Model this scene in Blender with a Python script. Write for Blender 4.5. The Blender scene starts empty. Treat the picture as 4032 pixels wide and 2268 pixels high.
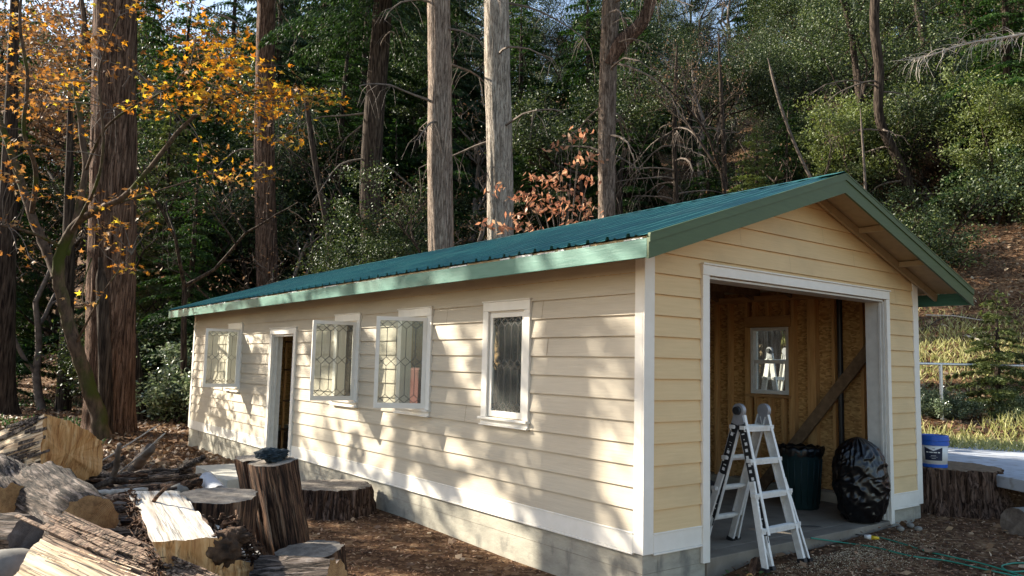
import bpy, math, random
import numpy as np
from mathutils import Vector, Matrix, Quaternion
random.seed(7)
rng = np.random.default_rng(11)
R_ = math.radians
scene = bpy.context.scene
col = scene.collection

# ------------------------------------------------------------------ camera
CAM = np.array([-4.7545, -4.4408, 1.5062]); YAW, PITCH, ROLL, FPX = 0.92149, 0.097843, 0.023519, 3059.62
_F = np.array([math.cos(YAW)*math.cos(PITCH), math.sin(YAW)*math.cos(PITCH), math.sin(PITCH)])
_R = np.array([math.sin(YAW), -math.cos(YAW), 0.0]); _U = np.cross(_R, _F)
_R2 = _R*math.cos(ROLL)+_U*math.sin(ROLL); _U2 = -_R*math.sin(ROLL)+_U*math.cos(ROLL)
cd = bpy.data.cameras.new('camera'); cam = bpy.data.objects.new('camera', cd); col.objects.link(cam)
cd.sensor_width = 36; cd.lens = FPX/4032*36; cd.clip_end = 600; cd.clip_start = 0.05
cam.matrix_world = Matrix(((_R2[0], _U2[0], -_F[0], CAM[0]), (_R2[1], _U2[1], -_F[1], CAM[1]), (_R2[2], _U2[2], -_F[2], CAM[2]), (0, 0, 0, 1)))
scene.camera = cam
# ------------------------------------------------------------------ light
SUN = Vector((-1.0, 1.45, 0.87)).normalized()
w = bpy.data.worlds.new('World'); scene.world = w; w.use_nodes = True
nt = w.node_tree; bg = nt.nodes['Background']; sk = nt.nodes.new('ShaderNodeTexSky')
sk.sky_type = 'NISHITA'; sk.sun_disc = False; sk.sun_elevation = math.asin(SUN.z); sk.sun_rotation = math.atan2(SUN.x, SUN.y) % (2*math.pi)
wb = nt.nodes.new('ShaderNodeMixRGB'); wb.blend_type = 'MULTIPLY'; wb.inputs[0].default_value = 1; wb.inputs[2].default_value = (1.06, 1.0, .93, 1)
nt.links.new(sk.outputs[0], wb.inputs[1]); nt.links.new(wb.outputs[0], bg.inputs[0]); bg.inputs[1].default_value = 0.115
sl = bpy.data.lights.new('sun', 'SUN'); sl.energy = 5.0; sl.angle = R_(0.5); sl.color = (1.0, 0.93, 0.79)
so = bpy.data.objects.new('sun', sl); col.objects.link(so); so.rotation_euler = SUN.to_track_quat('Z', 'Y').to_euler()
scene.view_settings.view_transform = 'Standard'; scene.view_settings.look = 'None'
scene.view_settings.exposure = 1.5; scene.view_settings.gamma = 1.0
scene.cycles.max_bounces = 8; scene.cycles.diffuse_bounces = 4; scene.cycles.transparent_max_bounces = 12

def at(x, y, d):
    """world point seen at (x, y) of the 2576-wide photo at depth d metres"""
    u, v = x*4032/2576, y*4032/2576
    return CAM + d*(_F+_R2*(u-2016)/FPX-_U2*(v-1134)/FPX)
# ------------------------------------------------------------------ terrain
def sstep(a, b, t):
    t = np.clip((t-a)/(b-a), 0, 1); return t*t*(3-2*t)
def _hash(i, j, k):
    n = (i*73856093) ^ (j*19349663) ^ (k*83492791); n = (n ^ (n >> 13))*1274126177 & 0x7fffffff
    return ((n ^ (n >> 16)) & 0xffff)/65535.0
def vnoise(P):
    P = np.asarray(P, float); i = np.floor(P).astype(np.int64); f = P-i; f = f*f*(3-2*f); r = 0
    for a in (0, 1):
        for b in (0, 1):
            for c in (0, 1):
                r = r+_hash(i[:, 0]+a, i[:, 1]+b, i[:, 2]+c)*(f[:, 0] if a else 1-f[:, 0])*(f[:, 1] if b else 1-f[:, 1])*(f[:, 2] if c else 1-f[:, 2])
    return r*2-1
def fbm(P, o=4):
    P = np.asarray(P, float); r = 0; a = .5
    for _ in range(o): r = r+a*vnoise(P); P = P*2.03+17.1; a *= .5
    return r
def hcoord(x, y): return (x-10.76)*.922+(y-2.0)*.386
def ground(x, y):
    x = np.asarray(x, float); y = np.asarray(y, float)
    z = -.40+.05*sstep(1.5, 4.5, y)*(1-sstep(8, 13, y))
    front = 1-sstep(.2, 1.2, y)*(1-sstep(4.8, 5.6, x))
    z = z+front*(.19*sstep(.1, 1.5, x)+.05*sstep(2.5, 4.2, x)+.26*sstep(5.2, 6.6, x)*sstep(-1.4, .5, y))
    h = hcoord(x, y)
    z = z+(.16*sstep(-4.5, -1.5, h)+.36*sstep(-.9, .5, h))*sstep(3, 6, x)
    hh = np.clip(h-0.2, 0, None)
    z = z+.5*(np.sqrt(hh*hh+9)-3)*1.0-.5*np.clip(hh-95, 0, None)*.8
    bump = fbm(np.stack([x*.22, y*.22, x*0], -1).reshape(-1, 3), 4).reshape(x.shape)
    bump2 = fbm(np.stack([x*1.3, y*1.3, x*0+5], -1).reshape(-1, 3), 3).reshape(x.shape)
    z = z+bump*.9*sstep(1, 12, h)+bump2*.035*(1-sstep(1.0, -0.5, x)*0)*np.clip(.35+sstep(-2, 5, h), 0, 1)
    return z
def gz(x, y): return float(ground(np.array([x]), np.array([y]))[0])
# ------------------------------------------------------------------ materials
def newmat(name):
    m = bpy.data.materials.new(name); m.use_nodes = True; return m, m.node_tree, m.node_tree.nodes['Principled BSDF']
def N(nt, t, **k):
    n = nt.nodes.new(t)
    for a, b in k.items(): setattr(n, a, b)
    return n
def ramp(nt, cols, interp='LINEAR'):
    r = N(nt, 'ShaderNodeValToRGB'); r.color_ramp.interpolation = interp; e = r.color_ramp.elements
    while len(e) < len(cols): e.new(.5)
    for el, (p, c) in zip(e, cols): el.position = p; el.color = (*c, 1)
    return r
def nmat(name, cols, scale=(1, 1, 1), ns=5, detail=8, rough=.8, bump=.4, bd=.01, spec=.3, metallic=0, dist=0, second=None, nrough=.6, furrow=None):
    """noise-coloured surface; second=(scale3, ns, colour, lo, hi) lays stains of another colour over it"""
    m, t, b = newmat(name); tc = N(t, 'ShaderNodeTexCoord'); mp = N(t, 'ShaderNodeMapping'); mp.inputs['Scale'].default_value = scale
    no = N(t, 'ShaderNodeTexNoise'); no.inputs['Scale'].default_value = ns; no.inputs['Detail'].default_value = detail
    no.inputs['Roughness'].default_value = nrough; no.inputs['Distortion'].default_value = dist
    t.links.new(tc.outputs['Object'], mp.inputs[0]); t.links.new(mp.outputs[0], no.inputs['Vector'])
    r = ramp(t, cols); t.links.new(no.outputs[0], r.inputs[0]); out = r.outputs[0]
    if second:
        sc, ns2, c2, lo, hi = second; mp2 = N(t, 'ShaderNodeMapping'); mp2.inputs['Scale'].default_value = sc; mp2.inputs['Location'].default_value = (3, 7, 1)
        n2 = N(t, 'ShaderNodeTexNoise'); n2.inputs['Scale'].default_value = ns2; n2.inputs['Detail'].default_value = 6
        t.links.new(tc.outputs['Object'], mp2.inputs[0]); t.links.new(mp2.outputs[0], n2.inputs['Vector'])
        r2 = ramp(t, [(lo, (0, 0, 0)), (hi, (1, 1, 1))]); t.links.new(n2.outputs[0], r2.inputs[0])
        mx = N(t, 'ShaderNodeMixRGB'); t.links.new(r2.outputs[0], mx.inputs[0]); t.links.new(out, mx.inputs[1]); mx.inputs[2].default_value = (*c2, 1); out = mx.outputs[0]
    hgt = no.outputs[0]
    if furrow:      # dark fissures running along the grain: (scale3, noise scale, width, darkness)
        sc, ns3, wd, dk = furrow; mp3 = N(t, 'ShaderNodeMapping'); mp3.inputs['Scale'].default_value = sc; mp3.inputs['Location'].default_value = (11, 2, 5)
        n3 = N(t, 'ShaderNodeTexNoise'); n3.inputs['Scale'].default_value = ns3; n3.inputs['Detail'].default_value = 5; n3.inputs['Roughness'].default_value = .6
        t.links.new(tc.outputs['Object'], mp3.inputs[0]); t.links.new(mp3.outputs[0], n3.inputs['Vector'])
        a1 = N(t, 'ShaderNodeMath', operation='SUBTRACT'); a1.inputs[1].default_value = .5; a2 = N(t, 'ShaderNodeMath', operation='ABSOLUTE'); t.links.new(n3.outputs[0], a1.inputs[0]); t.links.new(a1.outputs[0], a2.inputs[0])
        r4 = ramp(t, [(0, (dk, dk, dk)), (wd, (1, 1, 1))]); t.links.new(a2.outputs[0], r4.inputs[0])
        m4 = N(t, 'ShaderNodeMixRGB', blend_type='MULTIPLY'); m4.inputs[0].default_value = 1; t.links.new(out, m4.inputs[1]); t.links.new(r4.outputs[0], m4.inputs[2]); out = m4.outputs[0]
        m5 = N(t, 'ShaderNodeMath', operation='MULTIPLY'); t.links.new(no.outputs[0], m5.inputs[0]); t.links.new(r4.outputs[0], m5.inputs[1]); hgt = m5.outputs[0]
    t.links.new(out, b.inputs['Base Color'])
    b.inputs['Roughness'].default_value = rough; b.inputs['Specular IOR Level'].default_value = spec; b.inputs['Metallic'].default_value = metallic
    if bump:
        bp = N(t, 'ShaderNodeBump'); bp.inputs['Strength'].default_value = bump; bp.inputs['Distance'].default_value = bd
        t.links.new(hgt, bp.inputs['Height']); t.links.new(bp.outputs[0], b.inputs['Normal'])
    return m
def leafmat(name, cols, rough=.5, trans=.35, tint=(1, 1, 1), spec=.4):
    m, t, b = newmat(name); g = N(t, 'ShaderNodeNewGeometry'); r = ramp(t, cols)
    oi = N(t, 'ShaderNodeObjectInfo'); hs = N(t, 'ShaderNodeHueSaturation')
    ma = N(t, 'ShaderNodeMath', operation='MULTIPLY_ADD'); ma.inputs[1].default_value = .5; ma.inputs[2].default_value = .75
    t.links.new(oi.outputs['Random'], ma.inputs[0]); t.links.new(ma.outputs[0], hs.inputs['Value'])
    t.links.new(g.outputs['Random Per Island'], r.inputs[0]); t.links.new(r.outputs[0], hs.inputs['Color'])
    t.links.new(hs.outputs[0], b.inputs['Base Color']); b.inputs['Roughness'].default_value = rough; b.inputs['Specular IOR Level'].default_value = spec
    tr = N(t, 'ShaderNodeBsdfTranslucent'); mx = N(t, 'ShaderNodeMixShader'); mx.inputs[0].default_value = trans
    tm = N(t, 'ShaderNodeMixRGB', blend_type='MULTIPLY'); tm.inputs[0].default_value = 1; tm.inputs[2].default_value = (*tint, 1)
    t.links.new(hs.outputs[0], tm.inputs[1]); t.links.new(tm.outputs[0], tr.inputs[0])
    t.links.new(b.outputs[0], mx.inputs[1]); t.links.new(tr.outputs[0], mx.inputs[2]); t.links.new(mx.outputs[0], t.nodes['Material Output'].inputs[0])
    return m
def plain(name, c, rough=.6, spec=.4, metallic=0): return nmat(name, [(.3, tuple(v*.9 for v in c)), (.7, tuple(min(1, v*1.08) for v in c))], ns=12, rough=rough, spec=spec, metallic=metallic, bump=.12, bd=.002)
M = {}
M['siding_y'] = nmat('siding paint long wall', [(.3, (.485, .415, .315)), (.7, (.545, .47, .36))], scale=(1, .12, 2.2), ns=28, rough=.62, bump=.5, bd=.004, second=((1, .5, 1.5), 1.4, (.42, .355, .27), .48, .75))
M['siding_x'] = nmat('siding paint gable', [(.3, (.66, .475, .25)), (.7, (.72, .525, .285))], scale=(.12, 1, 2.2), ns=28, rough=.62, bump=.45, bd=.004, second=((1, 1, 1.5), 1.6, (.56, .41, .225), .5, .8))  # warmer than the long wall: bounced light mixed into this colour
M['dust'] = leafmat('sawdust flakes', [(0, (.35, .26, .16)), (1, (.62, .5, .34))], rough=.9, trans=0)
M['trim'] = nmat('cream trim paint', [(.3, (.76, .71, .62)), (.7, (.82, .77, .69))], ns=9, rough=.5, bump=.15, bd=.003, second=((1, 1, 1), 3, (.70, .65, .56), .5, .9))
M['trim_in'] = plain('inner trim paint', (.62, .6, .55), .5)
M['fascia'] = nmat('green fascia paint', [(.3, (.040, .145, .105)), (.7, (.060, .185, .14))], scale=(1, .3, 3), ns=14, rough=.5, bump=.4, bd=.004, spec=.4, second=((1, .4, 1), 2.5, (.04, .12, .085), .5, .7))
M['fascia_g'] = nmat('green rake paint', [(.3, (.064, .096, .040)), (.7, (.08, .118, .05))], scale=(.3, 1, 3), ns=14, rough=.5, bump=.2, bd=.003)
M['roof'] = nmat('teal roof metal', [(.3, (.022, .12, .115)), (.7, (.036, .165, .155))], ns=3, rough=.33, bump=.05, bd=.004, spec=.5, second=((1, 1, 1), 1.3, (.07, .18, .16), .52, .8))
M['soffit'] = plain('tan soffit paint', (.42, .32, .19), .7)
M['conc'] = nmat('old concrete', [(.25, (.22, .2, .165)), (.5, (.38, .35, .28)), (.75, (.50, .46, .37))], scale=(1, 1, 2.6), ns=2.2, detail=12, rough=.9, bump=.6, bd=.02, nrough=.72, second=((1, 1, .5), 5, (.14, .135, .12), .58, .75))
M['slab'] = nmat('slab concrete', [(.3, (.17, .145, .115)), (.7, (.27, .235, .19))], ns=2.5, detail=10, rough=.85, bump=.3, bd=.006, second=((1, 1, 1), 4, (.15, .12, .09), .5, .8))
M['osb'] = None
def osb():
    m, t, b = newmat('strand board'); tc = N(t, 'ShaderNodeTexCoord'); mp = N(t, 'ShaderNodeMapping'); mp.inputs['Scale'].default_value = (14, 14, 34); mp.inputs['Rotation'].default_value = (.3, .2, .1)
    v = N(t, 'ShaderNodeTexVoronoi'); v.inputs['Scale'].default_value = 1.6; v.inputs['Randomness'].default_value = 1
    no = N(t, 'ShaderNodeTexNoise'); no.inputs['Scale'].default_value = 3; no.inputs['Detail'].default_value = 4
    mixv = N(t, 'ShaderNodeMixRGB'); mixv.inputs[0].default_value = .03
    t.links.new(tc.outputs['Object'], mp.inputs[0]); t.links.new(mp.outputs[0], mixv.inputs[1]); t.links.new(mp.outputs[0], no.inputs[0]); t.links.new(no.outputs[1], mixv.inputs[2]); t.links.new(mixv.outputs[0], v.inputs['Vector'])
    r = ramp(t, [(0, (.33, .17, .055)), (.5, (.54, .31, .11)), (1, (.70, .46, .19))]); sp = N(t, 'ShaderNodeSeparateColor'); t.links.new(v.outputs['Color'], sp.inputs[0]); t.links.new(sp.outputs[0], r.inputs[0])
    t.links.new(r.outputs[0], b.inputs['Base Color']); b.inputs['Roughness'].default_value = .75; return m
M['osb'] = osb()
M['stud'] = nmat('framing lumber', [(.3, (.48, .25, .09)), (.6, (.63, .37, .15)), (.8, (.68, .42, .18))], scale=(6, 6, .5), ns=5, rough=.75, bump=.3, bd=.003)
M['studh'] = nmat('framing lumber level', [(.3, (.36, .19, .075)), (.7, (.52, .30, .13))], scale=(6, .5, 6), ns=5, rough=.75, bump=.3, bd=.003)
M['darkwood'] = nmat('weathered brace wood', [(.3, (.13, .085, .05)), (.7, (.26, .17, .10))], scale=(3, 3, 3), ns=5, rough=.85, bump=.4, bd=.004)
M['bark_red'] = nmat('redwood bark', [(.34, (.025, .014, .010)), (.46, (.105, .062, .043)), (.56, (.20, .125, .09)), (.66, (.30, .20, .15))], scale=(5, 5, .25), ns=3.2, detail=12, rough=.95, bump=1, bd=.05, nrough=.72, spec=.12, furrow=((6, 6, .2), 3.6, .04, .3))
M['bark_grey'] = nmat('cedar bark', [(.34, (.04, .028, .022)), (.46, (.15, .11, .085)), (.56, (.27, .21, .17)), (.66, (.40, .33, .27))], scale=(6, 6, .25), ns=3.4, detail=12, rough=.95, bump=1, bd=.05, nrough=.72, spec=.12, furrow=((8, 8, .2), 4, .035, .35))
M['bark_light'] = nmat('sunlit pale cedar bark', [(.34, (.11, .085, .07)), (.45, (.27, .225, .185)), (.56, (.44, .385, .325)), (.66, (.58, .525, .455))], scale=(7, 7, .22), ns=4.4, detail=12, rough=.95, bump=.8, bd=.04, nrough=.72, spec=.12, furrow=((8, 8, .2), 4, .035, .35))  # lightened copy of the cedar bark; sun brightness put into the colour
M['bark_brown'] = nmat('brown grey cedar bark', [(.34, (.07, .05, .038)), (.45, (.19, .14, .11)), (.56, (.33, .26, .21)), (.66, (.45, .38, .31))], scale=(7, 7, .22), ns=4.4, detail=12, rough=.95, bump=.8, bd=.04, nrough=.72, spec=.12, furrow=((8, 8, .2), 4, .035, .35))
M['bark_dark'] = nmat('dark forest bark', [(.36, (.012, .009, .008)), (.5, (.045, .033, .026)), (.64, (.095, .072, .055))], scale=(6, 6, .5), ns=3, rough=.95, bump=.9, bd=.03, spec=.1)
M['bark_moss'] = nmat('mossy maple bark', [(.3, (.035, .025, .018)), (.6, (.12, .08, .055)), (.8, (.19, .135, .10))], scale=(3, 3, 1), ns=4, rough=.95, bump=.7, bd=.02, second=((1, 1, .5), 1.6, (.055, .065, .015), .5, .62), spec=.15)
M['bark_pale'] = nmat('pale dead wood', [(.3, (.32, .27, .22)), (.7, (.58, .52, .45))], scale=(3, 3, 3), ns=6, rough=.85, bump=.3, bd=.004)
M['twig'] = nmat('twig bark', [(.3, (.07, .053, .042)), (.7, (.21, .165, .135))], ns=6, rough=.85, bump=.2, bd=.003)
M['log_bark'] = nmat('shaggy log bark', [(.38, (.025, .016, .012)), (.48, (.10, .072, .055)), (.56, (.22, .17, .14)), (.68, (.42, .36, .31))], scale=(.45, 5, 5), ns=5, detail=12, rough=.92, bump=1, bd=.03, nrough=.76, dist=.5, furrow=((.35, 6, 6), 3.6, .06, .10))
M['log_bark_b'] = nmat('brown log bark', [(.38, (.018, .010, .007)), (.47, (.09, .043, .024)), (.56, (.21, .11, .06)), (.68, (.34, .23, .155))], scale=(.4, 5, 5), ns=4.5, detail=12, rough=.92, bump=1, bd=.03, nrough=.74, dist=.4, furrow=((.3, 6, 6), 3, .06, .12))
M['wood_pale'] = nmat('pale split wood', [(.34, (.27, .15, .08)), (.44, (.50, .34, .20)), (.54, (.66, .50, .33)), (.66, (.74, .62, .46))], scale=(.22, 5, 5), ns=4, detail=12, rough=.8, bump=.9, bd=.015, nrough=.7, dist=.6, furrow=((.12, 3, 3), 3, .022, .3))
M['wood_tan'] = nmat('fresh orange split wood', [(.33, (.24, .10, .035)), (.43, (.46, .225, .08)), (.54, (.62, .35, .145)), (.66, (.72, .48, .25))], scale=(2, 8, .9), ns=2.6, detail=12, rough=.75, bump=.8, bd=.012, nrough=.66, dist=.6, furrow=((.8, 5, .4), 2.2, .010, .5))
M['wood_grey'] = nmat('weathered split wood', [(.36, (.06, .035, .025)), (.46, (.20, .12, .08)), (.55, (.40, .27, .18)), (.68, (.60, .46, .33))], scale=(.22, 7, 7), ns=4.5, detail=12, rough=.85, bump=1, bd=.02, nrough=.74, dist=.5, furrow=((.12, 5, 5), 3.2, .045, .12))
M['wood_white'] = nmat('bleached split wood', [(.34, (.30, .21, .14)), (.43, (.52, .44, .35)), (.55, (.64, .58, .50)), (.68, (.72, .67, .60))], scale=(.4, 6, 6), ns=3.4, detail=12, rough=.75, bump=.8, bd=.012, nrough=.66, dist=.4, furrow=((.1, 6, 6), 3, .02, .4))
M['rot'] = nmat('rotten wood', [(.3, (.02, .012, .008)), (.6, (.10, .055, .03)), (.8, (.26, .17, .10))], ns=9, rough=.95, bump=1, bd=.03)
def ringmat(name, a, b_, c):
    m, t, b = newmat(name); tc = N(t, 'ShaderNodeTexCoord'); wv = N(t, 'ShaderNodeTexWave'); wv.wave_type = 'RINGS'; wv.rings_direction = 'X'
    wv.inputs['Scale'].default_value = 34; wv.inputs['Distortion'].default_value = 7; wv.inputs['Detail'].default_value = 3; wv.inputs['Detail Scale'].default_value = .5
    no = N(t, 'ShaderNodeTexNoise'); no.inputs['Scale'].default_value = 9; no.inputs['Detail'].default_value = 12; no.inputs['Roughness'].default_value = .75
    t.links.new(tc.outputs['Object'], wv.inputs[0]); t.links.new(tc.outputs['Object'], no.inputs[0])
    r = ramp(t, [(.34, a), (.5, b_), (.66, c)]); mx = N(t, 'ShaderNodeMixRGB'); mx.inputs[0].default_value = .86
    t.links.new(wv.outputs[0], mx.inputs[1]); t.links.new(no.outputs[0], mx.inputs[2]); t.links.new(mx.outputs[0], r.inputs[0]); t.links.new(r.outputs[0], b.inputs['Base Color'])
    bp = N(t, 'ShaderNodeBump'); bp.inputs['Strength'].default_value = .5; bp.inputs['Distance'].default_value = .01; t.links.new(mx.outputs[0], bp.inputs['Height']); t.links.new(bp.outputs[0], b.inputs['Normal'])
    b.inputs['Roughness'].default_value = .8; return m
M['end_tan'] = ringmat('sawn end tan', (.13, .065, .025), (.34, .19, .075), (.52, .33, .15))
M['end_grey'] = ringmat('sawn end grey', (.06, .048, .038), (.19, .155, .12), (.36, .31, .25))
M['end_dark'] = ringmat('sawn end dark', (.06, .045, .035), (.14, .11, .09), (.24, .2, .17))
M['alu'] = nmat('ladder aluminium', [(.3, (.66, .65, .62)), (.7, (.78, .77, .74))], ns=30, rough=.45, metallic=.25, bump=.05, bd=.001, second=((1, 1, 1), 6, (.52, .49, .44), .55, .8))
M['blk'] = plain('black plastic', (.018, .018, .02), .45)
M['hinge'] = plain('grey cast metal', (.32, .32, .33), .45, .5, .4)
M['sticker'] = plain('black warning sticker', (.02, .02, .022), .4)
M['white'] = plain('white print', (.75, .75, .74), .5)
M['bag'] = nmat('black bin liner', [(.3, (.002, .002, .003)), (.7, (.005, .005, .006))], ns=6, rough=.3, bump=.15, bd=.01, spec=.5)
M['can'] = nmat('dark green plastic', [(.3, (.010, .028, .03)), (.7, (.014, .036, .038))], ns=8, rough=.45, bump=.08, bd=.003)
M['blue'] = plain('blue plastic', (.01, .10, .48), .35, .5)
M['navy'] = plain('navy label', (.012, .02, .05), .4)
M['lead'] = plain('lead came', (.10, .095, .09), .45, .5, .6)
M['yellow'] = plain('yellow plastic', (.62, .42, .02), .4)
M['gcord'] = plain('green cord', (.03, .23, .16), .45)
M['orange_w'] = plain('orange offcut', (.45, .17, .05), .8)
M['steel'] = plain('galvanised pipe', (.55, .56, .58), .35, .5, .8)
M['pad'] = nmat('pale grey boards', [(.3, (.36, .38, .42)), (.7, (.50, .52, .56))], scale=(1, 1, 1), ns=2.5, rough=.7, bump=.2, bd=.01, second=((1, 1, 1), 7, (.25, .22, .19), .55, .75))
M['rag'] = nmat('dark rag cloth', [(.3, (.006, .01, .014)), (.7, (.03, .045, .055))], ns=30, rough=.9, bump=.4, bd=.01)
M['block'] = nmat('pale concrete block', [(.3, (.46, .44, .38)), (.7, (.60, .58, .50))], ns=6, rough=.9, bump=.4, bd=.008)
M['stone'] = nmat('grey stone', [(.3, (.12, .11, .095)), (.7, (.27, .25, .22))], ns=6, rough=.9, bump=.5, bd=.01)
M['red'] = plain('red cloth', (.17, .045, .035), .8)
M['glass'] = None
def glassmat():
    m, t, b = newmat('window glass'); t.nodes.remove(b); g = N(t, 'ShaderNodeBsdfGlossy'); g.inputs['Roughness'].default_value = .03; g.inputs[0].default_value = (1, 1, 1, 1)
    tr = N(t, 'ShaderNodeBsdfTransparent'); tr.inputs[0].default_value = (.86, .88, .85, 1); d = N(t, 'ShaderNodeBsdfDiffuse'); d.inputs[0].default_value = (.6, .62, .56, 1)
    fr = N(t, 'ShaderNodeFresnel'); fr.inputs[0].default_value = 1.5; mx = N(t, 'ShaderNodeMixShader'); m2 = N(t, 'ShaderNodeMixShader'); m2.inputs[0].default_value = .10
    t.links.new(tr.outputs[0], m2.inputs[1]); t.links.new(d.outputs[0], m2.inputs[2])
    t.links.new(fr.outputs[0], mx.inputs[0]); t.links.new(m2.outputs[0], mx.inputs[1]); t.links.new(g.outputs[0], mx.inputs[2]); t.links.new(mx.outputs[0], t.nodes['Material Output'].inputs[0])
    return m
M['glass'] = glassmat()
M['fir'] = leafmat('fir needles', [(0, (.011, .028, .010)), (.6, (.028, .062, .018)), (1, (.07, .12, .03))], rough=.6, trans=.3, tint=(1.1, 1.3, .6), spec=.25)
M['firlight'] = leafmat('sunlit fir needles', [(0, (.07, .10, .03)), (.6, (.16, .20, .065)), (1, (.27, .30, .13))], rough=.5, trans=.35, tint=(1.15, 1.15, .6))  # lit copy of the fir needles, sunlight painted into the leaf colour
M['cedar'] = leafmat('cedar sprays', [(0, (.012, .028, .011)), (.6, (.03, .06, .024)), (1, (.075, .115, .045))], rough=.6, trans=.25, tint=(1.1, 1.3, .7), spec=.25)
M['oak'] = leafmat('evergreen oak leaves', [(0, (.012, .024, .009)), (.5, (.036, .058, .020)), (.85, (.10, .13, .045)), (1, (.20, .22, .10))], rough=.5, trans=.2, tint=(1.1, 1.2, .6), spec=.35)
M['bushleaf'] = leafmat('pale glossy leaves', [(0, (.06, .09, .04)), (.6, (.13, .17, .08)), (1, (.26, .30, .18))], rough=.3, trans=.25, spec=.8)
M['brownleaf'] = leafmat('withered leaves', [(0, (.10, .05, .025)), (1, (.26, .15, .08))], rough=.7, trans=.3)
M['maple'] = leafmat('orange maple leaves', [(0, (.36, .12, .02)), (.4, (.58, .24, .03)), (.75, (.72, .40, .05)), (1, (.80, .68, .12))], rough=.45, trans=.5, tint=(1.2, 1.1, .5))
M['maplebrown'] = leafmat('brown maple leaves', [(0, (.16, .075, .03)), (.6, (.36, .18, .06)), (1, (.52, .33, .14))], rough=.5, trans=.45, tint=(1.2, 1.0, .6))
M['dogwood'] = leafmat('coral dogwood leaves', [(0, (.48, .18, .10)), (.6, (.66, .31, .17)), (1, (.72, .44, .26))], rough=.5, trans=.45)
M['litter'] = leafmat('fallen leaves', [(0, (.07, .035, .02)), (.4, (.20, .11, .06)), (.75, (.36, .23, .13)), (1, (.52, .40, .27))], rough=.65, trans=.12)
M['chips'] = leafmat('bark chips', [(0, (.06, .028, .016)), (.5, (.20, .105, .06)), (.85, (.34, .20, .12)), (1, (.50, .37, .25))], rough=.8, trans=0)
M['grass'] = leafmat('dry green grass', [(0, (.17, .18, .05)), (.5, (.42, .41, .13)), (1, (.68, .62, .32))], rough=.6, trans=.45)
M['fern'] = leafmat('low green weeds', [(0, (.02, .05, .014)), (1, (.06, .12, .035))], rough=.5, trans=.3)
# ------------------------------------------------------------------ mesh builder
class MB:
    def __init__(s): s.v = []; s.f = []; s.m = []
    def add(s, vs, fs, m=0):
        o = len(s.v); s.v += [tuple(map(float, p)) for p in vs]; s.f += [tuple(i+o for i in f) for f in fs]; s.m += [m]*len(fs)
    def box(s, x0, x1, y0, y1, z0, z1, m=0):
        s.add([(x, y, z) for x in (x0, x1) for y in (y0, y1) for z in (z0, z1)], [(0, 1, 3, 2), (4, 6, 7, 5), (0, 4, 5, 1), (2, 3, 7, 6), (0, 2, 6, 4), (1, 5, 7, 3)], m)
    def beam(s, p, q, wd, ht, up=(0, 0, 1), m=0):
        p, q = Vector(p), Vector(q); d = (q-p).normalized(); u = Vector(up); a = d.cross(u).normalized(); b = a.cross(d).normalized()
        vs = [e+a*(wd/2*i)+b*(ht/2*j) for e in (p, q) for i, j in ((-1, -1), (1, -1), (1, 1), (-1, 1))]
        s.add(vs, [(3, 2, 1, 0), (4, 5, 6, 7), (0, 1, 5, 4), (1, 2, 6, 5), (2, 3, 7, 6), (3, 0, 4, 7)], m)
    def tube(s, pts, rad, n=8, m=0, cap=True):
        pts = [Vector(p) for p in pts]; rad = rad if hasattr(rad, '__len__') else [rad]*len(pts); vs = []; ref = None
        for i, p in enumerate(pts):
            d = (pts[min(i+1, len(pts)-1)]-pts[max(i-1, 0)]).normalized()
            if ref is None: ref = d.orthogonal().normalized()
            ref = (ref-d*ref.dot(d)); ref = ref.normalized() if ref.length > 1e-6 else d.orthogonal().normalized(); b = d.cross(ref)
            for k in range(n):
                a = 2*math.pi*k/n; vs.append(p+(ref*math.cos(a)+b*math.sin(a))*rad[i])
        fs = [(i*n+k, i*n+(k+1) % n, (i+1)*n+(k+1) % n, (i+1)*n+k) for i in range(len(pts)-1) for k in range(n)]
        if cap: fs += [tuple(range(n))[::-1], tuple(range((len(pts)-1)*n, len(pts)*n))]
        s.add(vs, fs, m)
    def lathe(s, prof, c=(0, 0, 0), n=32, m=0, cap=True):
        vs = [(c[0]+r*math.cos(2*math.pi*k/n), c[1]+r*math.sin(2*math.pi*k/n), c[2]+z) for r, z in prof for k in range(n)]
        fs = [(i*n+k, i*n+(k+1) % n, (i+1)*n+(k+1) % n, (i+1)*n+k) for i in range(len(prof)-1) for k in range(n)]
        if cap: fs += [tuple(range(n))[::-1], tuple(range((len(prof)-1)*n, len(prof)*n))]
        s.add(vs, fs, m)
    def build(s, name, mats, parent=None, smooth=False, bevel=0, loc=None):
        if not isinstance(mats, (list, tuple)): mats = [mats]
        off = Vector(parent.location) if parent is not None else (Vector(loc) if loc is not None else Vector((0, 0, 0)))
        me = bpy.data.meshes.new(name); me.from_pydata([tuple(Vector(p)-off) for p in s.v], [], s.f)
        for mm in mats: me.materials.append(mm)
        me.polygons.foreach_set('material_index', s.m)
        if smooth: me.polygons.foreach_set('use_smooth', [True]*len(s.f))
        me.update(); o = bpy.data.objects.new(name, me); col.objects.link(o)
        if parent is not None: o.parent = parent
        elif loc is not None: o.location = loc
        if bevel:
            b = o.modifiers.new('edge', 'BEVEL'); b.width = bevel; b.segments = 2; b.limit_method = 'ANGLE'
        return o
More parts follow.
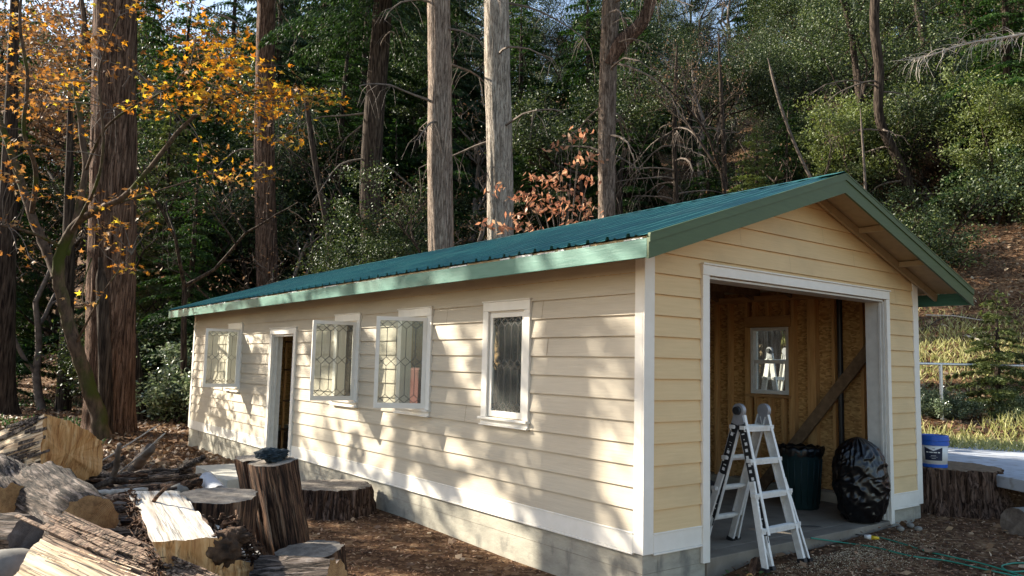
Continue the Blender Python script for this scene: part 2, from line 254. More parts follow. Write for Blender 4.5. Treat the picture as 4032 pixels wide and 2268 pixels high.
def npmesh(name, V, n, mat, parent=None, smooth=False):
    """V: (faces*n, 3) loose n-gons"""
    V = np.asarray(V, np.float32).reshape(-1, 3); nf = len(V)//n
    me = bpy.data.meshes.new(name); me.vertices.add(len(V)); me.vertices.foreach_set('co', V.ravel())
    me.loops.add(nf*n); me.loops.foreach_set('vertex_index', np.arange(nf*n, dtype=np.int32))
    me.polygons.add(nf); me.polygons.foreach_set('loop_start', np.arange(0, nf*n, n, dtype=np.int32))
    me.update(calc_edges=True); me.materials.append(mat)
    o = bpy.data.objects.new(name, me); col.objects.link(o)
    if parent is not None: o.parent = parent
    return o
def tag(o, label=None, cat=None, group=None, kind=None):
    if label: o['label'] = label
    if cat: o['category'] = cat
    if group: o['group'] = group
    if kind: o['kind'] = kind
    return o
def empty(name, loc, label, cat, group=None):
    o = bpy.data.objects.new(name, None); col.objects.link(o); o.location = Vector(loc); o.empty_display_size = .2
    return tag(o, label, cat, group)
def nrm(a): return a/np.maximum(np.linalg.norm(a, axis=-1, keepdims=True), 1e-9)
def diamonds(C, D, L, W, jit=1.0, r=rng):
    D = nrm(D); A = nrm(np.cross(D, nrm(r.normal(size=D.shape)*jit+np.array([0, 0, 1.0])))); L = np.reshape(L, (-1, 1)); W = np.reshape(W, (-1, 1))
    return np.stack([C-D*L*.5, C+A*W*.5-D*L*.08, C+D*L*.5, C-A*W*.5-D*L*.08], 1).reshape(-1, 3)
def copy_thing(o, loc, rz, s, label=None, group=None):
    c = o.copy(); col.objects.link(c); c.location = loc; c.rotation_euler = (random.uniform(-.04, .04), random.uniform(-.04, .04), rz); c.scale = s
    if label: c['label'] = label
    if group: c['group'] = group
    for ch in o.children:
        d = ch.copy(); col.objects.link(d); d.parent = c
    return c
# ------------------------------------------------------------------ ground
def build_ground():
    xs = np.concatenate([np.linspace(-160, -14, 40), np.linspace(-13.6, 16, 150), np.linspace(16.5, 60, 90), np.linspace(62, 260, 50)])
    ys = np.concatenate([np.linspace(-60, -8, 30), np.linspace(-7.6, 20, 140), np.linspace(20.5, 75, 110), np.linspace(77, 260, 50)])
    X, Y = np.meshgrid(xs, ys, indexing='ij'); Z = ground(X, Y)
    inside = (X > .1) & (X < 4.6) & (Y > .1) & (Y < 13.1); Z = np.where(inside, np.minimum(Z, -.35), Z)
    nx, ny = X.shape; V = np.stack([X, Y, Z], -1).reshape(-1, 3); i = np.arange((nx-1)*(ny-1)); a = (i//(ny-1))*ny+i % (ny-1)
    Fq = np.stack([a, a+ny, a+ny+1, a+1], 1)
    me = bpy.data.meshes.new('ground'); me.vertices.add(len(V)); me.vertices.foreach_set('co', V.astype(np.float32).ravel())
    me.loops.add(Fq.size); me.loops.foreach_set('vertex_index', Fq.astype(np.int32).ravel())
    me.polygons.add(len(Fq)); me.polygons.foreach_set('loop_start', np.arange(0, Fq.size, 4, dtype=np.int32)); me.update(calc_edges=True)
    me.polygons.foreach_set('use_smooth', [True]*len(Fq))
    m, t, b = newmat('forest floor'); tc = N(t, 'ShaderNodeTexCoord')
    v = N(t, 'ShaderNodeTexVoronoi'); v.inputs['Scale'].default_value = 16; no = N(t, 'ShaderNodeTexNoise'); no.inputs['Scale'].default_value = 1.1; no.inputs['Detail'].default_value = 10
    no2 = N(t, 'ShaderNodeTexNoise'); no2.inputs['Scale'].default_value = 30; no2.inputs['Detail'].default_value = 6
    for n_ in (v, no, no2): t.links.new(tc.outputs['Object'], n_.inputs['Vector'])
    sp = N(t, 'ShaderNodeSeparateColor'); t.links.new(v.outputs['Color'], sp.inputs[0])
    r1 = ramp(t, [(0, (.045, .025, .016)), (.45, (.13, .075, .045)), (.8, (.25, .16, .095)), (1, (.40, .30, .2))]); t.links.new(sp.outputs[0], r1.inputs[0])
    r2 = ramp(t, [(.35, (.05, .028, .018)), (.65, (.17, .10, .06))]); t.links.new(no2.outputs[0], r2.inputs[0])
    mx = N(t, 'ShaderNodeMixRGB'); mx.inputs[0].default_value = .5; t.links.new(r1.outputs[0], mx.inputs[1]); t.links.new(r2.outputs[0], mx.inputs[2])
    r3 = ramp(t, [(.35, (.7, .62, .55)), (.65, (1.25, 1.15, 1.0))]); t.links.new(no.outputs[0], r3.inputs[0])
    m2 = N(t, 'ShaderNodeMixRGB', blend_type='MULTIPLY'); m2.inputs[0].default_value = 1; t.links.new(mx.outputs[0], m2.inputs[1]); t.links.new(r3.outputs[0], m2.inputs[2])
    t.links.new(m2.outputs[0], b.inputs['Base Color']); b.inputs['Roughness'].default_value = .95; b.inputs['Specular IOR Level'].default_value = .1
    bp = N(t, 'ShaderNodeBump'); bp.inputs['Strength'].default_value = .9; bp.inputs['Distance'].default_value = .04; t.links.new(no2.outputs[0], bp.inputs['Height']); t.links.new(bp.outputs[0], b.inputs['Normal'])
    me.materials.append(m); o = bpy.data.objects.new('ground', me); col.objects.link(o); tag(o, kind='structure')
build_ground()
# ------------------------------------------------------------------ the shed
WD, LN, SK, E0, E1 = 4.726, 13.262, .1616, .0061, .178
SL = (3.443-2.515)/(WD/2+.413)
def ztop(x): return 2.515+SL*(WD/2+.413-abs(x-WD/2))-0
shed = empty('shed', (0, 0, -.4), 'long cream clapboard shed with green metal roof and open garage doorway', 'shed')
def P(mb, name, mats, **k): return mb.build(name, mats, parent=shed, **k)
def PE(mb, name, mats, nf=6, **k):
    n = len(mb.f)//nf; nv = len(mb.v)//n
    for i in range(n): q = MB(); q.add(mb.v[i*nv:(i+1)*nv], [tuple(v-i*nv for v in f) for f in mb.f[i*nf:(i+1)*nf]]); P(q, name, mats, **k)
WIN = [(1.51, 2.305), (3.35, 4.145), (5.21, 6.01), (10.05, 10.855)]; WZ0, WZ1, TW = .89, 2.15, .095
DOOR = (7.44, 8.585, 2.01); GAR = (.731, 4.0235, 2.438)
def siding(mapf, length, openings, topf, name, mat):
    """lap boards; mapf(s, out, z) -> xyz with s along the wall and out towards the outside"""
    mb = MB(); k = 0
    zs = [SK-.01]+[SK+E0+E1*i for i in range(1, 22)]
    for a, b in zip(zs[:-1], zs[1:]):
        cuts = sorted({a, b}|{z for o in openings for z in (o[2], o[3]) if a < z < b})
        for z0, z1 in zip(cuts[:-1], cuts[1:]):
            zm = (z0+z1)/2; blk = sorted([(o[0], o[1]) for o in openings if o[2] < zm < o[3]]); s = .03; segs = []
            for q0, q1 in blk: segs.append((s, q0)); s = q1
            segs.append((s, length-.03))
            for s0, s1 in segs:
                if s1-s0 < .01: continue
                # clip against the roof line
                n = max(1, int((s1-s0)/.15)) if topf(s0) < z1+.02 or topf(s1) < z1+.02 or min(topf(s0), topf(s1)) < z1+.02 else 1
                ss = np.linspace(s0, s1, n+1)
                if z0 >= max(topf(q) for q in ss): continue
                of = lambda z: .021*(1-(z-a)/(b-a))+.001
                for u0, u1 in zip(ss[:-1], ss[1:]):
                    t0, t1 = min(z1, topf(u0)), min(z1, topf(u1))
                    if t0 <= z0 and t1 <= z0: continue
                    t0, t1 = max(t0, z0), max(t1, z0)
                    v = [mapf(u0, of(z0), z0), mapf(u1, of(z0), z0), mapf(u1, of(t1), t1), mapf(u0, of(t0), t0)]
                    fs = [(0, 1, 2, 3)]
                    if z0 == a: v += [mapf(u0, -.002, z0+.004), mapf(u1, -.002, z0+.004)]; fs.append((4, 5, 1, 0))
                    mb.add(v, fs)
    return P(mb, name, mat)
wop = [(a+.03, b-.03, WZ0+.03, WZ1-.03) for a, b in WIN]+[(DOOR[0]+.03, DOOR[1]-.03, -1, DOOR[2]-.03)]
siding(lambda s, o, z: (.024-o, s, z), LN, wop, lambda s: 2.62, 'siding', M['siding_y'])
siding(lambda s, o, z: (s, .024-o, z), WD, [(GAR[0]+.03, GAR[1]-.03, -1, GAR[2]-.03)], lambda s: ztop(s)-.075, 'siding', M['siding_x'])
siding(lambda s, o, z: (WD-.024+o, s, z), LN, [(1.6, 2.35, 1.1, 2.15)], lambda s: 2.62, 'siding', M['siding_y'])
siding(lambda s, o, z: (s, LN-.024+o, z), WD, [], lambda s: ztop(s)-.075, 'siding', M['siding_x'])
rj = random.Random(17)   # butt joints between the boards
for k in range(16):
    c = rj.randrange(0, 11); s_ = rj.uniform(.5, 12.6); z_ = SK+E0+E1*c
    if any(a-.05 < s_ < b+.05 and z_ > WZ0-.2 for a, b in WIN) or DOOR[0]-.05 < s_ < DOOR[1]+.05: continue
    mb = MB(); mb.add([(.024-.0235, s_, z_+.004), (.024-.0235, s_+.004, z_+.004), (.024-.0055, s_+.004, z_+E1-.004), (.024-.0055, s_, z_+E1-.004)], [(0, 1, 2, 3)]); P(mb, 'butt_joint', M['darkwood'])
for s_, c in ((2.1, 13), (3.3, 14), (1.3, 14), (2.7, 15), (4.2, 12)):
    z_ = SK+E0+E1*c; mb = MB(); mb.add([(s_, .024-.0235, z_+.004), (s_+.003, .024-.0235, z_+.004), (s_+.003, .024-.0055, z_+E1-.004), (s_, .024-.0055, z_+E1-.004)], [(0, 1, 2, 3)]); P(mb, 'butt_joint', M['soffit'])
# wall sheathing with real openings
def sheath(mb, mapb, length, z0, z1, ops):
    ss = sorted({0, length}|{v for o in ops for v in o[:2]}); zz = sorted({z0, z1}|{min(max(v, z0), z1) for o in ops for v in o[2:]})
    for a, b in zip(ss[:-1], ss[1:]):
        run = None
        for c, d in zip(zz[:-1], zz[1:]):
            hole = any(o[0] <= (a+b)/2 <= o[1] and o[2] <= (c+d)/2 <= o[3] for o in ops)
            if not hole: run = (run[0], d) if run else (c, d)
            if hole and run: mapb(mb, a, b, *run); run = None
        if run: mapb(mb, a, b, *run)
oW = [(a+TW, b-TW, WZ0+.09, WZ1-.1) for a, b in WIN]+[(DOOR[0]+.1, DOOR[1]-.1, -1, DOOR[2]-.11)]
mb = MB()
sheath(mb, lambda m, a, b, c, d: m.box(.026, .040, max(a, .03), min(b, LN-.03), c, d), LN, .005, 2.60, oW)
sheath(mb, lambda m, a, b, c, d: m.box(WD-.040, WD-.026, max(a, .03), min(b, LN-.03), c, d), LN, .005, 2.60, [(1.67, 2.28, 1.18, 2.10)])
sheath(mb, lambda m, a, b, c, d: m.box(max(a, .042), min(b, WD-.042), .026, .040, c, d), WD, .005, 2.60, [(GAR[0]+.1, GAR[1]-.07, -1, GAR[2]-.09)])
sheath(mb, lambda m, a, b, c, d: m.box(.042, WD-.042, LN-.040, LN-.026, c, d), WD, .005, 2.60, [])
for yy in (.024, LN-.040):
    mb.add([(0.05, yy, 2.6), (WD-.05, yy, 2.6), (WD/2, yy, 3.32), (0.05, yy+.016, 2.6), (WD-.05, yy+.016, 2.6), (WD/2, yy+.016, 3.32)], [(0, 1, 2), (5, 4, 3), (0, 3, 4, 1), (1, 4, 5, 2), (2, 5, 3, 0)])
P(mb, 'wall_sheathing', M['osb'])
# studs, plates and joists
def studs(mapb, poss, z0, z1, name='wall_stud'):
    for a, b, c, d in poss: mb = MB(); mapb(mb, a, b, c, d); P(mb, name, M['stud'])
r_st = [(y, y+.04, -.08, 2.46) for y in (.30, .62, 2.62, 2.86, 3.27, 3.68, 4.1)+tuple(np.arange(4.5, 13.1, .41))]
r_st += [(1.27, 1.388, -.08, 2.46), (1.585, 1.625, -.08, 2.46), (1.626, 1.666, -.08, 2.1), (2.285, 2.325, -.08, 2.1), (2.326, 2.366, -.08, 2.46), (1.0, 1.04, -.08, 2.46)]
r_st += [(1.72, 1.76, 2.262, 2.46), (1.98, 2.02, 2.262, 2.46), (2.2, 2.24, 2.262, 2.46), (1.75, 1.79, -.08, 1.13), (1.95, 1.99, -.08, 1.13), (2.17, 2.21, -.08, 1.13)]
studs(lambda m, a, b, c, d: m.box(4.592, 4.684, a, b, c, d), r_st, 0, 0)
l_st = [(y, y+.04, -.08, 2.46) for y in np.arange(.1, 13.1, .41) if not any(a-.02 < y+.02 < b+.02 for a, b in WIN+[DOOR[:2]])]
for a, b in WIN: l_st += [(a+.04, a+.08, -.08, 2.46), (b-.08, b-.04, -.08, 2.46)]
l_st += [(DOOR[0]+.045, DOOR[0]+.085, -.08, 2.46), (DOOR[1]-.085, DOOR[1]-.045, -.08, 2.46)]
studs(lambda m, a, b, c, d: m.box(.042, .134, a, b, c, d), l_st, 0, 0)
mb = MB()
for x0, x1 in ((4.588, 4.682), (.044, .136)):
    mb.box(x0, x1, .05, 13.2, 2.462, 2.500); mb.box(x0, x1, .05, 13.2, 2.503, 2.542); mb.box(x0-.0, x1, .05, 7.3 if x0 < 1 else 13.2, -.124, -.084)
mb.box(4.585, 4.68, 1.63, 2.362, 2.105, 2.258); mb.box(4.583, 4.68, 1.63, 2.362, 1.134, 1.172)
for a, b in WIN: mb.box(.046, .138, a+.082, b-.082, .84, .88); mb.box(.046, .138, a+.082, b-.082, 2.1, 2.25)
PE(mb, 'wall_plate', M['studh'])
mb = MB()
for y in np.arange(.35, 13.2, .61):
    mb.beam((.06, y, 2.615), (WD-.06, y, 2.615), .04, .14)
    for sx in (0, 1):
        x0, x1 = (.06, WD/2) if sx == 0 else (WD-.06, WD/2)
        mb.beam((x0, y+.045, ztop(x0)-.135), (x1, y+.045, ztop(x1)-.135), .04, .14)
PE(mb, 'roof_joist', M['darkwood'])
# foundation and floor
mb = MB()
mb.box(.022, .20, .022, DOOR[0]+.02, -.95, -.006); mb.box(.022, .20, DOOR[1]-.02, LN-.02, -.95, -.006); mb.box(.022, .2, DOOR[0]+.02, DOOR[1]-.02, -.95, -.20)
mb.box(WD-.2, WD-.022, .022, LN-.02, -.95, -.006); mb.box(.2, WD-.2, LN-.2, LN-.022, -.95, -.006)
mb.box(.2, GAR[0]+.07, .022, .2, -.95, -.006); mb.box(GAR[1]-.05, WD-.2, .022, .2, -.95, -.006)
P(mb, 'foundation', M['conc'], bevel=.008)
mb = MB(); mb.box(.205, WD-.205, .205, LN-.205, -.5, -.126); mb.box(GAR[0]+.073, GAR[1]-.053, .004, .2, -.9, -.1262); P(mb, 'floor_slab', M['slab'], bevel=.006)
# formwork lines of the foundation
mb = MB(); mb.box(.0185, .0225, .03, LN-.03, -.155, -.1525); mb.box(.03, .80, .0185, .0225, -.155, -.1525); P(mb, 'form_line', M['slab'])
# corner boards, skirt, gable trims
mb = MB(); g = .122
for x, y, sx, sy in ((0, 0, 1, 1), (WD, 0, -1, 1), (0, LN, 1, -1), (WD, LN, -1, -1)):
    zt = 2.60
    a, b = sorted((x, x+sx*g)); c, d = sorted((y, y+sy*.022)); mb.box(a, b, c, d, 0, zt)
    a, b = sorted((x+sx*.0005, x+sx*.022)); c, d = sorted((y+sy*.0225, y+sy*.112)); mb.box(a, b, c, d, .002, zt)
PE(mb, 'corner_board', M['trim'], nf=12, bevel=.004)
mb = MB()
for s0, s1 in ((.113, DOOR[0]), (DOOR[1], LN-.113)): mb.box(.0, .02, s0, s1, .004, SK); mb.box(-.006, .018, s0, s1, SK-.012, SK+.002); mb.box(-.010, .02, s0, s1, -.012, .003)
for s0, s1 in ((.123, GAR[0]), (GAR[1], WD-.123)): mb.box(s0, s1, .0, .02, .004, SK); mb.box(s0, s1, -.006, .018, SK-.012, SK+.002); mb.box(s0, s1, -.010, .02, -.012, .003)
mb.box(WD-.02, WD, .113, LN-.113, .004, SK)
P(mb, 'skirt_board', M['trim'], bevel=.003)
# garage opening
mb = MB(); z0 = -.155
mb.box(GAR[0], GAR[0]+.093, -.014, .02, z0, GAR[2]-.1); mb.box(GAR[1]-.073, GAR[1], -.014, .02, z0, GAR[2]-.1); mb.box(GAR[0], GAR[1], -.015, .02, GAR[2]-.099, GAR[2]-.008); mb.box(GAR[0]-.008, GAR[1]+.008, -.03, .02, GAR[2]-.007, GAR[2]+.008)
P(mb, 'garage_trim', M['trim'], bevel=.004)
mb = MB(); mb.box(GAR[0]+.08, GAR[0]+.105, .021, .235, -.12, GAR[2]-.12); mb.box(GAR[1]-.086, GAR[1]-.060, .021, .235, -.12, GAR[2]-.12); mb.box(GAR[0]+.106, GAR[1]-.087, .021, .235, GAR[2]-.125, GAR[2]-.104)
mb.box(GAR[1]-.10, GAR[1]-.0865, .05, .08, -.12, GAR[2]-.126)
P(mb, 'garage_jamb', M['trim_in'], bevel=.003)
mb = MB(); mb.box(GAR[0]+.0, GAR[1], .045, .20, GAR[2]-.10, GAR[2]+.10); P(mb, 'garage_header', M['studh'])
# door
mb = MB(); d0, d1, dz = DOOR
mb.box(-.014, .02, d0, d0+.1, -.215, dz-.1); mb.box(-.014, .02, d1-.1, d1, -.215, dz-.1); mb.box(-.015, .02, d0, d1, dz-.099, dz-.004); mb.box(-.03, .02, d0-.01, d1+.01, dz-.003, dz+.012)
dr = P(mb, 'door_frame', M['trim'], bevel=.004)
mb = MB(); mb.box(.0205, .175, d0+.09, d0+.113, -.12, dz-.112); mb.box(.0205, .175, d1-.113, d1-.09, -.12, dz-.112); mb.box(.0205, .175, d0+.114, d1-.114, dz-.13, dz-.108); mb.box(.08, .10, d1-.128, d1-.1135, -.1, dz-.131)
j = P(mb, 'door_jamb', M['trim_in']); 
mb = MB(); mb.box(.12, .125, d1-.1145, d1-.1125, .28, .36); mb.box(-.02, .22, d0+.10, d1-.10, -.20, -.118)
P(mb, 'door_sill', M['block'])
# windows with leaded casements
def lead(mb, wd, ht, n=4.5, t=.0065):
    p = wd/n; xs = [p*(i+.75) for i in range(-1, int(n)+1)]; q = .095
    def seg(x0, z0, x1, z1):
        if x0 > x1: x0, z0, x1, z1 = x1, z1, x0, z0
        if x1 <= 0 or x0 >= wd: return
        if x0 < 0: z0 += (z1-z0)*(0-x0)/(x1-x0); x0 = 0
        if x1 > wd: z1 = z0+(z1-z0)*(wd-x0)/(x1-x0); x1 = wd
        mb.beam((0, x0, z0), (0, x1, z1), t, .007, up=(1, 0, 0))
    for x in xs:
        if 0 < x < wd:
            for a, b in ((q, ht/2-q*.55), (ht/2+q*.55, ht-q)): mb.beam((0, x, a), (0, x, b), .007, t, up=(1, 0, 0))
        seg(x, q, x+p, 0); seg(x+p, q, x, 0); seg(x, ht-q, x+p, ht); seg(x+p, ht-q, x, ht)
        seg(x, ht/2-q*.55, x+p, ht/2+q*.55); seg(x+p, ht/2-q*.55, x, ht/2+q*.55)
for wi, (a, b) in enumerate(WIN):
    f = MB()
    f.box(-.012, .02, a, a+TW, WZ0+.07, WZ1-.1); f.box(-.012, .02, b-TW, b, WZ0+.07, WZ1-.1); f.box(-.013, .02, a, b, WZ1-.099, WZ1-.004); f.box(-.026, .02, a-.008, b+.008, WZ1-.003, WZ1+.01)
    f.box(-.045, .05, a-.012, b+.012, WZ0+.045, WZ0+.069); f.box(-.012, .02, a, b, WZ0, WZ0+.044); f.box(-.032, .018, a-.006, b+.006, WZ0-.016, WZ0-.001)
    f.box(.021, .14, a+TW-.015, a+TW+.004, WZ0+.07, WZ1-.1); f.box(.021, .14, b-TW-.004, b-TW+.015, WZ0+.07, WZ1-.1); f.box(.021, .14, a+TW+.005, b-TW-.005, WZ1-.115, WZ1-.098); f.box(.051, .14, a+TW+.005, b-TW-.005, WZ0+.055, WZ0+.075)
    win = P(f, 'casement_window', M['trim'], bevel=.003)
    sw = b-a-2*TW-.016; sh = WZ1-.118-(WZ0+.078); bw = .045
    s = MB(); s.box(-.018, .018, 0, bw, 0, sh); s.box(-.018, .018, sw-bw, sw, 0, sh); s.box(-.0175, .0175, bw, sw-bw, sh-bw, sh); s.box(-.0175, .0175, bw, sw-bw, 0, bw*1.35)
    dirv = {0: (0.0, 1.0), 1: (-.84, .54), 2: (-.985, .17), 3: (-.985, .17)}[wi]
    hz = WZ0+.077; hy = a+TW+.008; hx = .03 if wi == 0 else -.005
    ang = math.atan2(dirv[0], dirv[1])  # rotation of the y axis towards -x
    Mx = Matrix.Translation((hx, hy, hz)) @ Matrix.Rotation(-ang, 4, 'Z')
    def put(mb_, name, mat):
        o = mb_.build(name, mat); o.parent = win; o.matrix_world = Matrix.Identity(4)
        for v in o.data.vertices: v.co = (Mx @ v.co)-win.parent.location
        o.data.update(); return o
    put(s, 'sash', M['trim'])
    gl = MB(); gl.box(-.002, .002, bw-.004, sw-bw+.004, bw*1.35-.004, sh-bw+.004); put(gl, 'glass_pane', M['glass'])
    ld = MB(); lead(ld, sw-2*bw, sh-bw*2.35); ld.v = [(x, y+bw, z+bw*1.35) for x, y, z in ld.v]; put(ld, 'lead_lattice', M['lead'])
    if wi: 
        h = MB(); hp = Mx @ Vector((0, sw*.45, .02)); h.beam((.0, hy+.12, hz+.01), hp, .012, .006); hh = h.build('stay_arm', M['steel']); hh.parent = win
        for v in hh.data.vertices: v.co = Vector(v.co)-win.parent.location
# plain window in the far side wall
f = MB(); X0 = 4.66
for t in ((1.672, 1.715, 1.182, 2.098), (2.235, 2.278, 1.182, 2.098)): f.box(4.60, 4.72, *t)
f.box(4.602, 4.718, 1.715, 2.235, 2.055, 2.098); f.box(4.602, 4.718, 1.715, 2.235, 1.182, 1.235); f.box(4.612, 4.70, 1.715, 2.235, 1.60, 1.65)
f.box(4.62, 4.65, 1.7155, 1.745, 1.2355, 1.5995); f.box(4.62, 4.65, 2.205, 2.2345, 1.2355, 1.5995)
sw_ = P(f, 'sash_window', M['white'], bevel=.003)
gl = MB(); gl.box(4.664, 4.668, 1.715, 2.235, 1.235, 1.6); gl.box(4.672, 4.676, 1.715, 2.235, 1.65, 2.055); go = gl.build('glass_pane', M['glass']); go.parent = sw_
for v in go.data.vertices: v.co = Vector(v.co)-shed.location
# roof
yA, yB = -.42, LN+.42
mb = MB()
for sx in (-1, 1):
    e = -.413 if sx < 0 else WD+.413
    mb.add([(e, yA, 2.515-.028), (WD/2, yA, 3.443-.028), (WD/2, yA, 3.443-.012), (e, yA, 2.515-.012), (e, yB, 2.515-.028), (WD/2, yB, 3.443-.028), (WD/2, yB, 3.443-.012), (e, yB, 2.515-.012)],
           [(0, 1, 2, 3), (7, 6, 5, 4), (0, 4, 5, 1), (3, 2, 6, 7), (0, 3, 7, 4)])
P(mb, 'roof_deck', M['soffit'])
mb = MB()   # rake framing seen from below: barge rafter and lookouts, eave rafter tails
for sx in (-1, 1):
    for off, dz in ((-.012, .0), ):
        x0 = -.40 if sx < 0 else WD+.40
        mb.beam((x0, -.03, ztop(x0)-.085), (WD/2, -.03, ztop(WD/2)-.085), .03, .085)
        mb.beam((x0, LN+.03, ztop(x0)-.085), (WD/2, LN+.03, ztop(WD/2)-.085), .03, .085)
    for fr in (.02, .36, .68):
        xx = WD/2+sx*(WD/2+.35)*fr+(.05*sx if fr < .1 else 0); mb.beam((xx, -.38, ztop(xx)-.068), (xx, -.046, ztop(xx)-.068), .04, .06)
for y in np.arange(.0, 13.2, .61):
    for sx in (-1, 1):
        x0, x1 = (-.39, .0) if sx < 0 else (WD+.39, WD)
        if y > .3: mb.beam((x0, y, ztop(x0)-.085), (x1, y, ztop(x1)-.085), .04, .09)
PE(mb, 'eave_rafter', M['soffit'])
mb = MB(); mb.box(-.39, -.02, -.41, -.39, 2.37, 2.47); mb.box(WD+.02, WD+.39, -.395, -.375, 2.36, 2.46)
def rake(yc, name):
    mb = MB()
    for sx in (-1, 1):
        e = -.4325 if sx < 0 else WD+.4325; r = WD/2; zt = lambda x: 2.515+SL*(WD/2+.413-abs(x-r))
        for y0, y1, a, b in ((yc, yc+.022, -.185, -.058), (yc-.012, yc+.022, -.0575, -.002), (yc-.016, yc+.01, -.0015, .012)):
            vs = [(x, y, zt(x)+dz) for y in (y0, y1) for x, dz in ((e, a), (r, a), (r, b), (e, b))]
            fs = [(0, 1, 2, 3), (7, 6, 5, 4), (0, 4, 5, 1), (1, 5, 6, 2), (2, 6, 7, 3), (3, 7, 4, 0)]
            mb.add(vs, fs)
    return P(mb, name, M['fascia_g'])
rake(yA-.022, 'rake_board'); rake(yB, 'rake_board')
mb = MB(); mb.box(-.433, -.413, yA, yB, 2.335, 2.482); P(mb, 'eave_fascia', M['fascia'], bevel=.003)
mb = MB(); mb.box(WD+.413, WD+.433, yA, yB, 2.335, 2.482); P(mb, 'eave_fascia', M['fascia'], bevel=.003)
# ribbed metal sheets
def metal(sx):
    ys = []; hs = []; y = yA+.0
    while y < yB-.01:
        for dy, h in ((0, 0), (.075, 0), (.083, .010), (.10, .010), (.108, 0), (.15, 0), (.160, .030), (.188, .030), (.20, 0)):
            if y+dy < yB: ys.append(y+dy); hs.append(h)
        y += .229
    ys.append(yB); hs.append(0); nx = 14; V = []; Fc = []
    e = -.455 if sx < 0 else WD+.455; r = WD/2
    for i in range(nx):
        x = e+(r-e)*i/(nx-1); z = 2.515+SL*(WD/2+.413-abs(x-r))
        for yy, h in zip(ys, hs): V.append((x, yy, z+h+.004+.0025*math.sin(yy*3.1+i)*math.sin(i*1.7+yy)))
    n = len(ys)
    for i in range(nx-1):
        for k in range(n-1): Fc.append((i*n+k, (i+1)*n+k, (i+1)*n+k+1, i*n+k+1) if sx < 0 else (i*n+k, i*n+k+1, (i+1)*n+k+1, (i+1)*n+k))
    mb = MB(); mb.add(V, Fc); return P(mb, 'roof_sheet', M['roof'])
metal(-1); metal(1)
mb = MB()
for sx in (-1, 1):
    a = (WD/2, 3.475); b = (WD/2+sx*.16, 3.475-.16*SL); mb.add([(a[0], yA-.02, a[1]), (b[0], yA-.02, b[1]), (b[0], yB+.02, b[1]), (a[0], yB+.02, a[1])], [(0, 1, 2, 3) if sx > 0 else (3, 2, 1, 0)])
P(mb, 'ridge_cap', M['roof'])
mb = MB()   # torn foam closure strip under the sheet edge
yy = yA+.05
while yy < yB-.2:
    ln = random.uniform(.05, .5); mb.box(-.43, -.415, yy, yy+ln, 2.484, 2.484+random.uniform(.006, .018)); yy += ln+random.uniform(.02, .6 if yy < 1.5 else 1.6)
PE(mb, 'foam_closure', M['white'])
# ------------------------------------------------------------------ things inside the doorway
mb = MB(); mb.beam((4.50, .22, 2.12), (4.52, 2.05, -.06), .14, .04, up=(1, 0, 0)); tag(mb.build('brace_plank', M['darkwood'], loc=(4.52, 2.05, -.12)), 'long weathered plank leaning diagonally against the studs inside the doorway', 'plank')
mb = MB(); mb.tube([(4.53, .89, -.1), (4.53, .89, 2.44)], .035, 12); tag(mb.build('dark_pipe', M['blk'], loc=(4.53, .89, -.12)), 'black upright vent pipe beside the diagonal plank in the shed', 'pipe')
can = empty('trash_can', (3.80, 1.0, -.126), 'dark green plastic trash can with black liner behind the ladder', 'trash can')
mb = MB(); cx, cy = 3.84, 1.04; H = .70
mb.lathe([(.20, -.126), (.215, -.10), (.255, .50), (.262, .52), (.262, .575), (.245, .58)], (cx, cy, 0), 40)
for k in range(20):
    a = 2*math.pi*k/20; mb.beam((cx+.221*math.cos(a), cy+.221*math.sin(a), -.06), (cx+.256*math.cos(a), cy+.256*math.sin(a), .46), .012, .008, up=(math.cos(a), math.sin(a), 0))
mb.build('can_body', M['can'], parent=can, smooth=True)
mb = MB(); vs = []
for i in range(5):
    for k in range(48):
        a = 2*math.pi*k/48; r = [.264, .272, .262, .235, .22][i]+.012*math.sin(k*2.3+i)+.008*math.sin(k*5.1); z = [.50, .56, .605, .60, .45][i]+.014*math.sin(k*1.7+i*.6); vs.append((cx+r*math.cos(a), cy+r*math.sin(a), z))
mb.add(vs, [(i*48+k, i*48+(k+1) % 48, (i+1)*48+(k+1) % 48, (i+1)*48+k) for i in range(4) for k in range(48)]+[tuple(range(4*48, 5*48))]); mb.build('bin_liner', M['bag'], parent=can, smooth=True)
# full bin bag
def blob(name, c, rad, mat, seedv, amp, freq, squash, parent=None, res=5, loc=None, shape=None):
    import bmesh
    bm = bmesh.new(); bmesh.ops.create_icosphere(bm, subdivisions=res, radius=1); P0 = np.array([v.co[:] for v in bm.verts])
    a = fbm(P0*freq+seedv, 3); rd = 1-np.abs(fbm(P0*freq*np.array([1, 1, 1.9])*1.3+seedv+9, 3))*2; rd2 = 1-np.abs(fbm(P0*freq*2.6+seedv+30, 2))*2
    rr = 1+amp*a+amp*.55*rd+amp*.22*rd2
    if name == 'garbage_bag': rr = 1+.07*a+.075*(1-np.abs(fbm(P0*np.array([1.3, 1.3, 2.6])+P0[:, [2, 0, 1]]*.8+seedv, 3))*3)+.030*(1-np.abs(fbm(P0*np.array([3.2, 3.2, 6.])+P0[:, [1, 2, 0]]*2+seedv+7, 3))*3)
    Q = P0*rr[:, None]*np.array(rad)
    if shape is not None: Q = shape(Q)
    Q = Q+np.array(c)-(np.array(parent.location) if parent else np.array(loc if loc is not None else (0, 0, 0)))
    for v, q in zip(bm.verts, Q): v.co = q
    me = bpy.data.meshes.new(name); bm.to_mesh(me); bm.free(); me.materials.append(mat); me.polygons.foreach_set('use_smooth', [True]*len(me.polygons))
    o = bpy.data.objects.new(name, me); col.objects.link(o)
    if parent: o.parent = parent
    elif loc is not None: o.location = loc
    return o
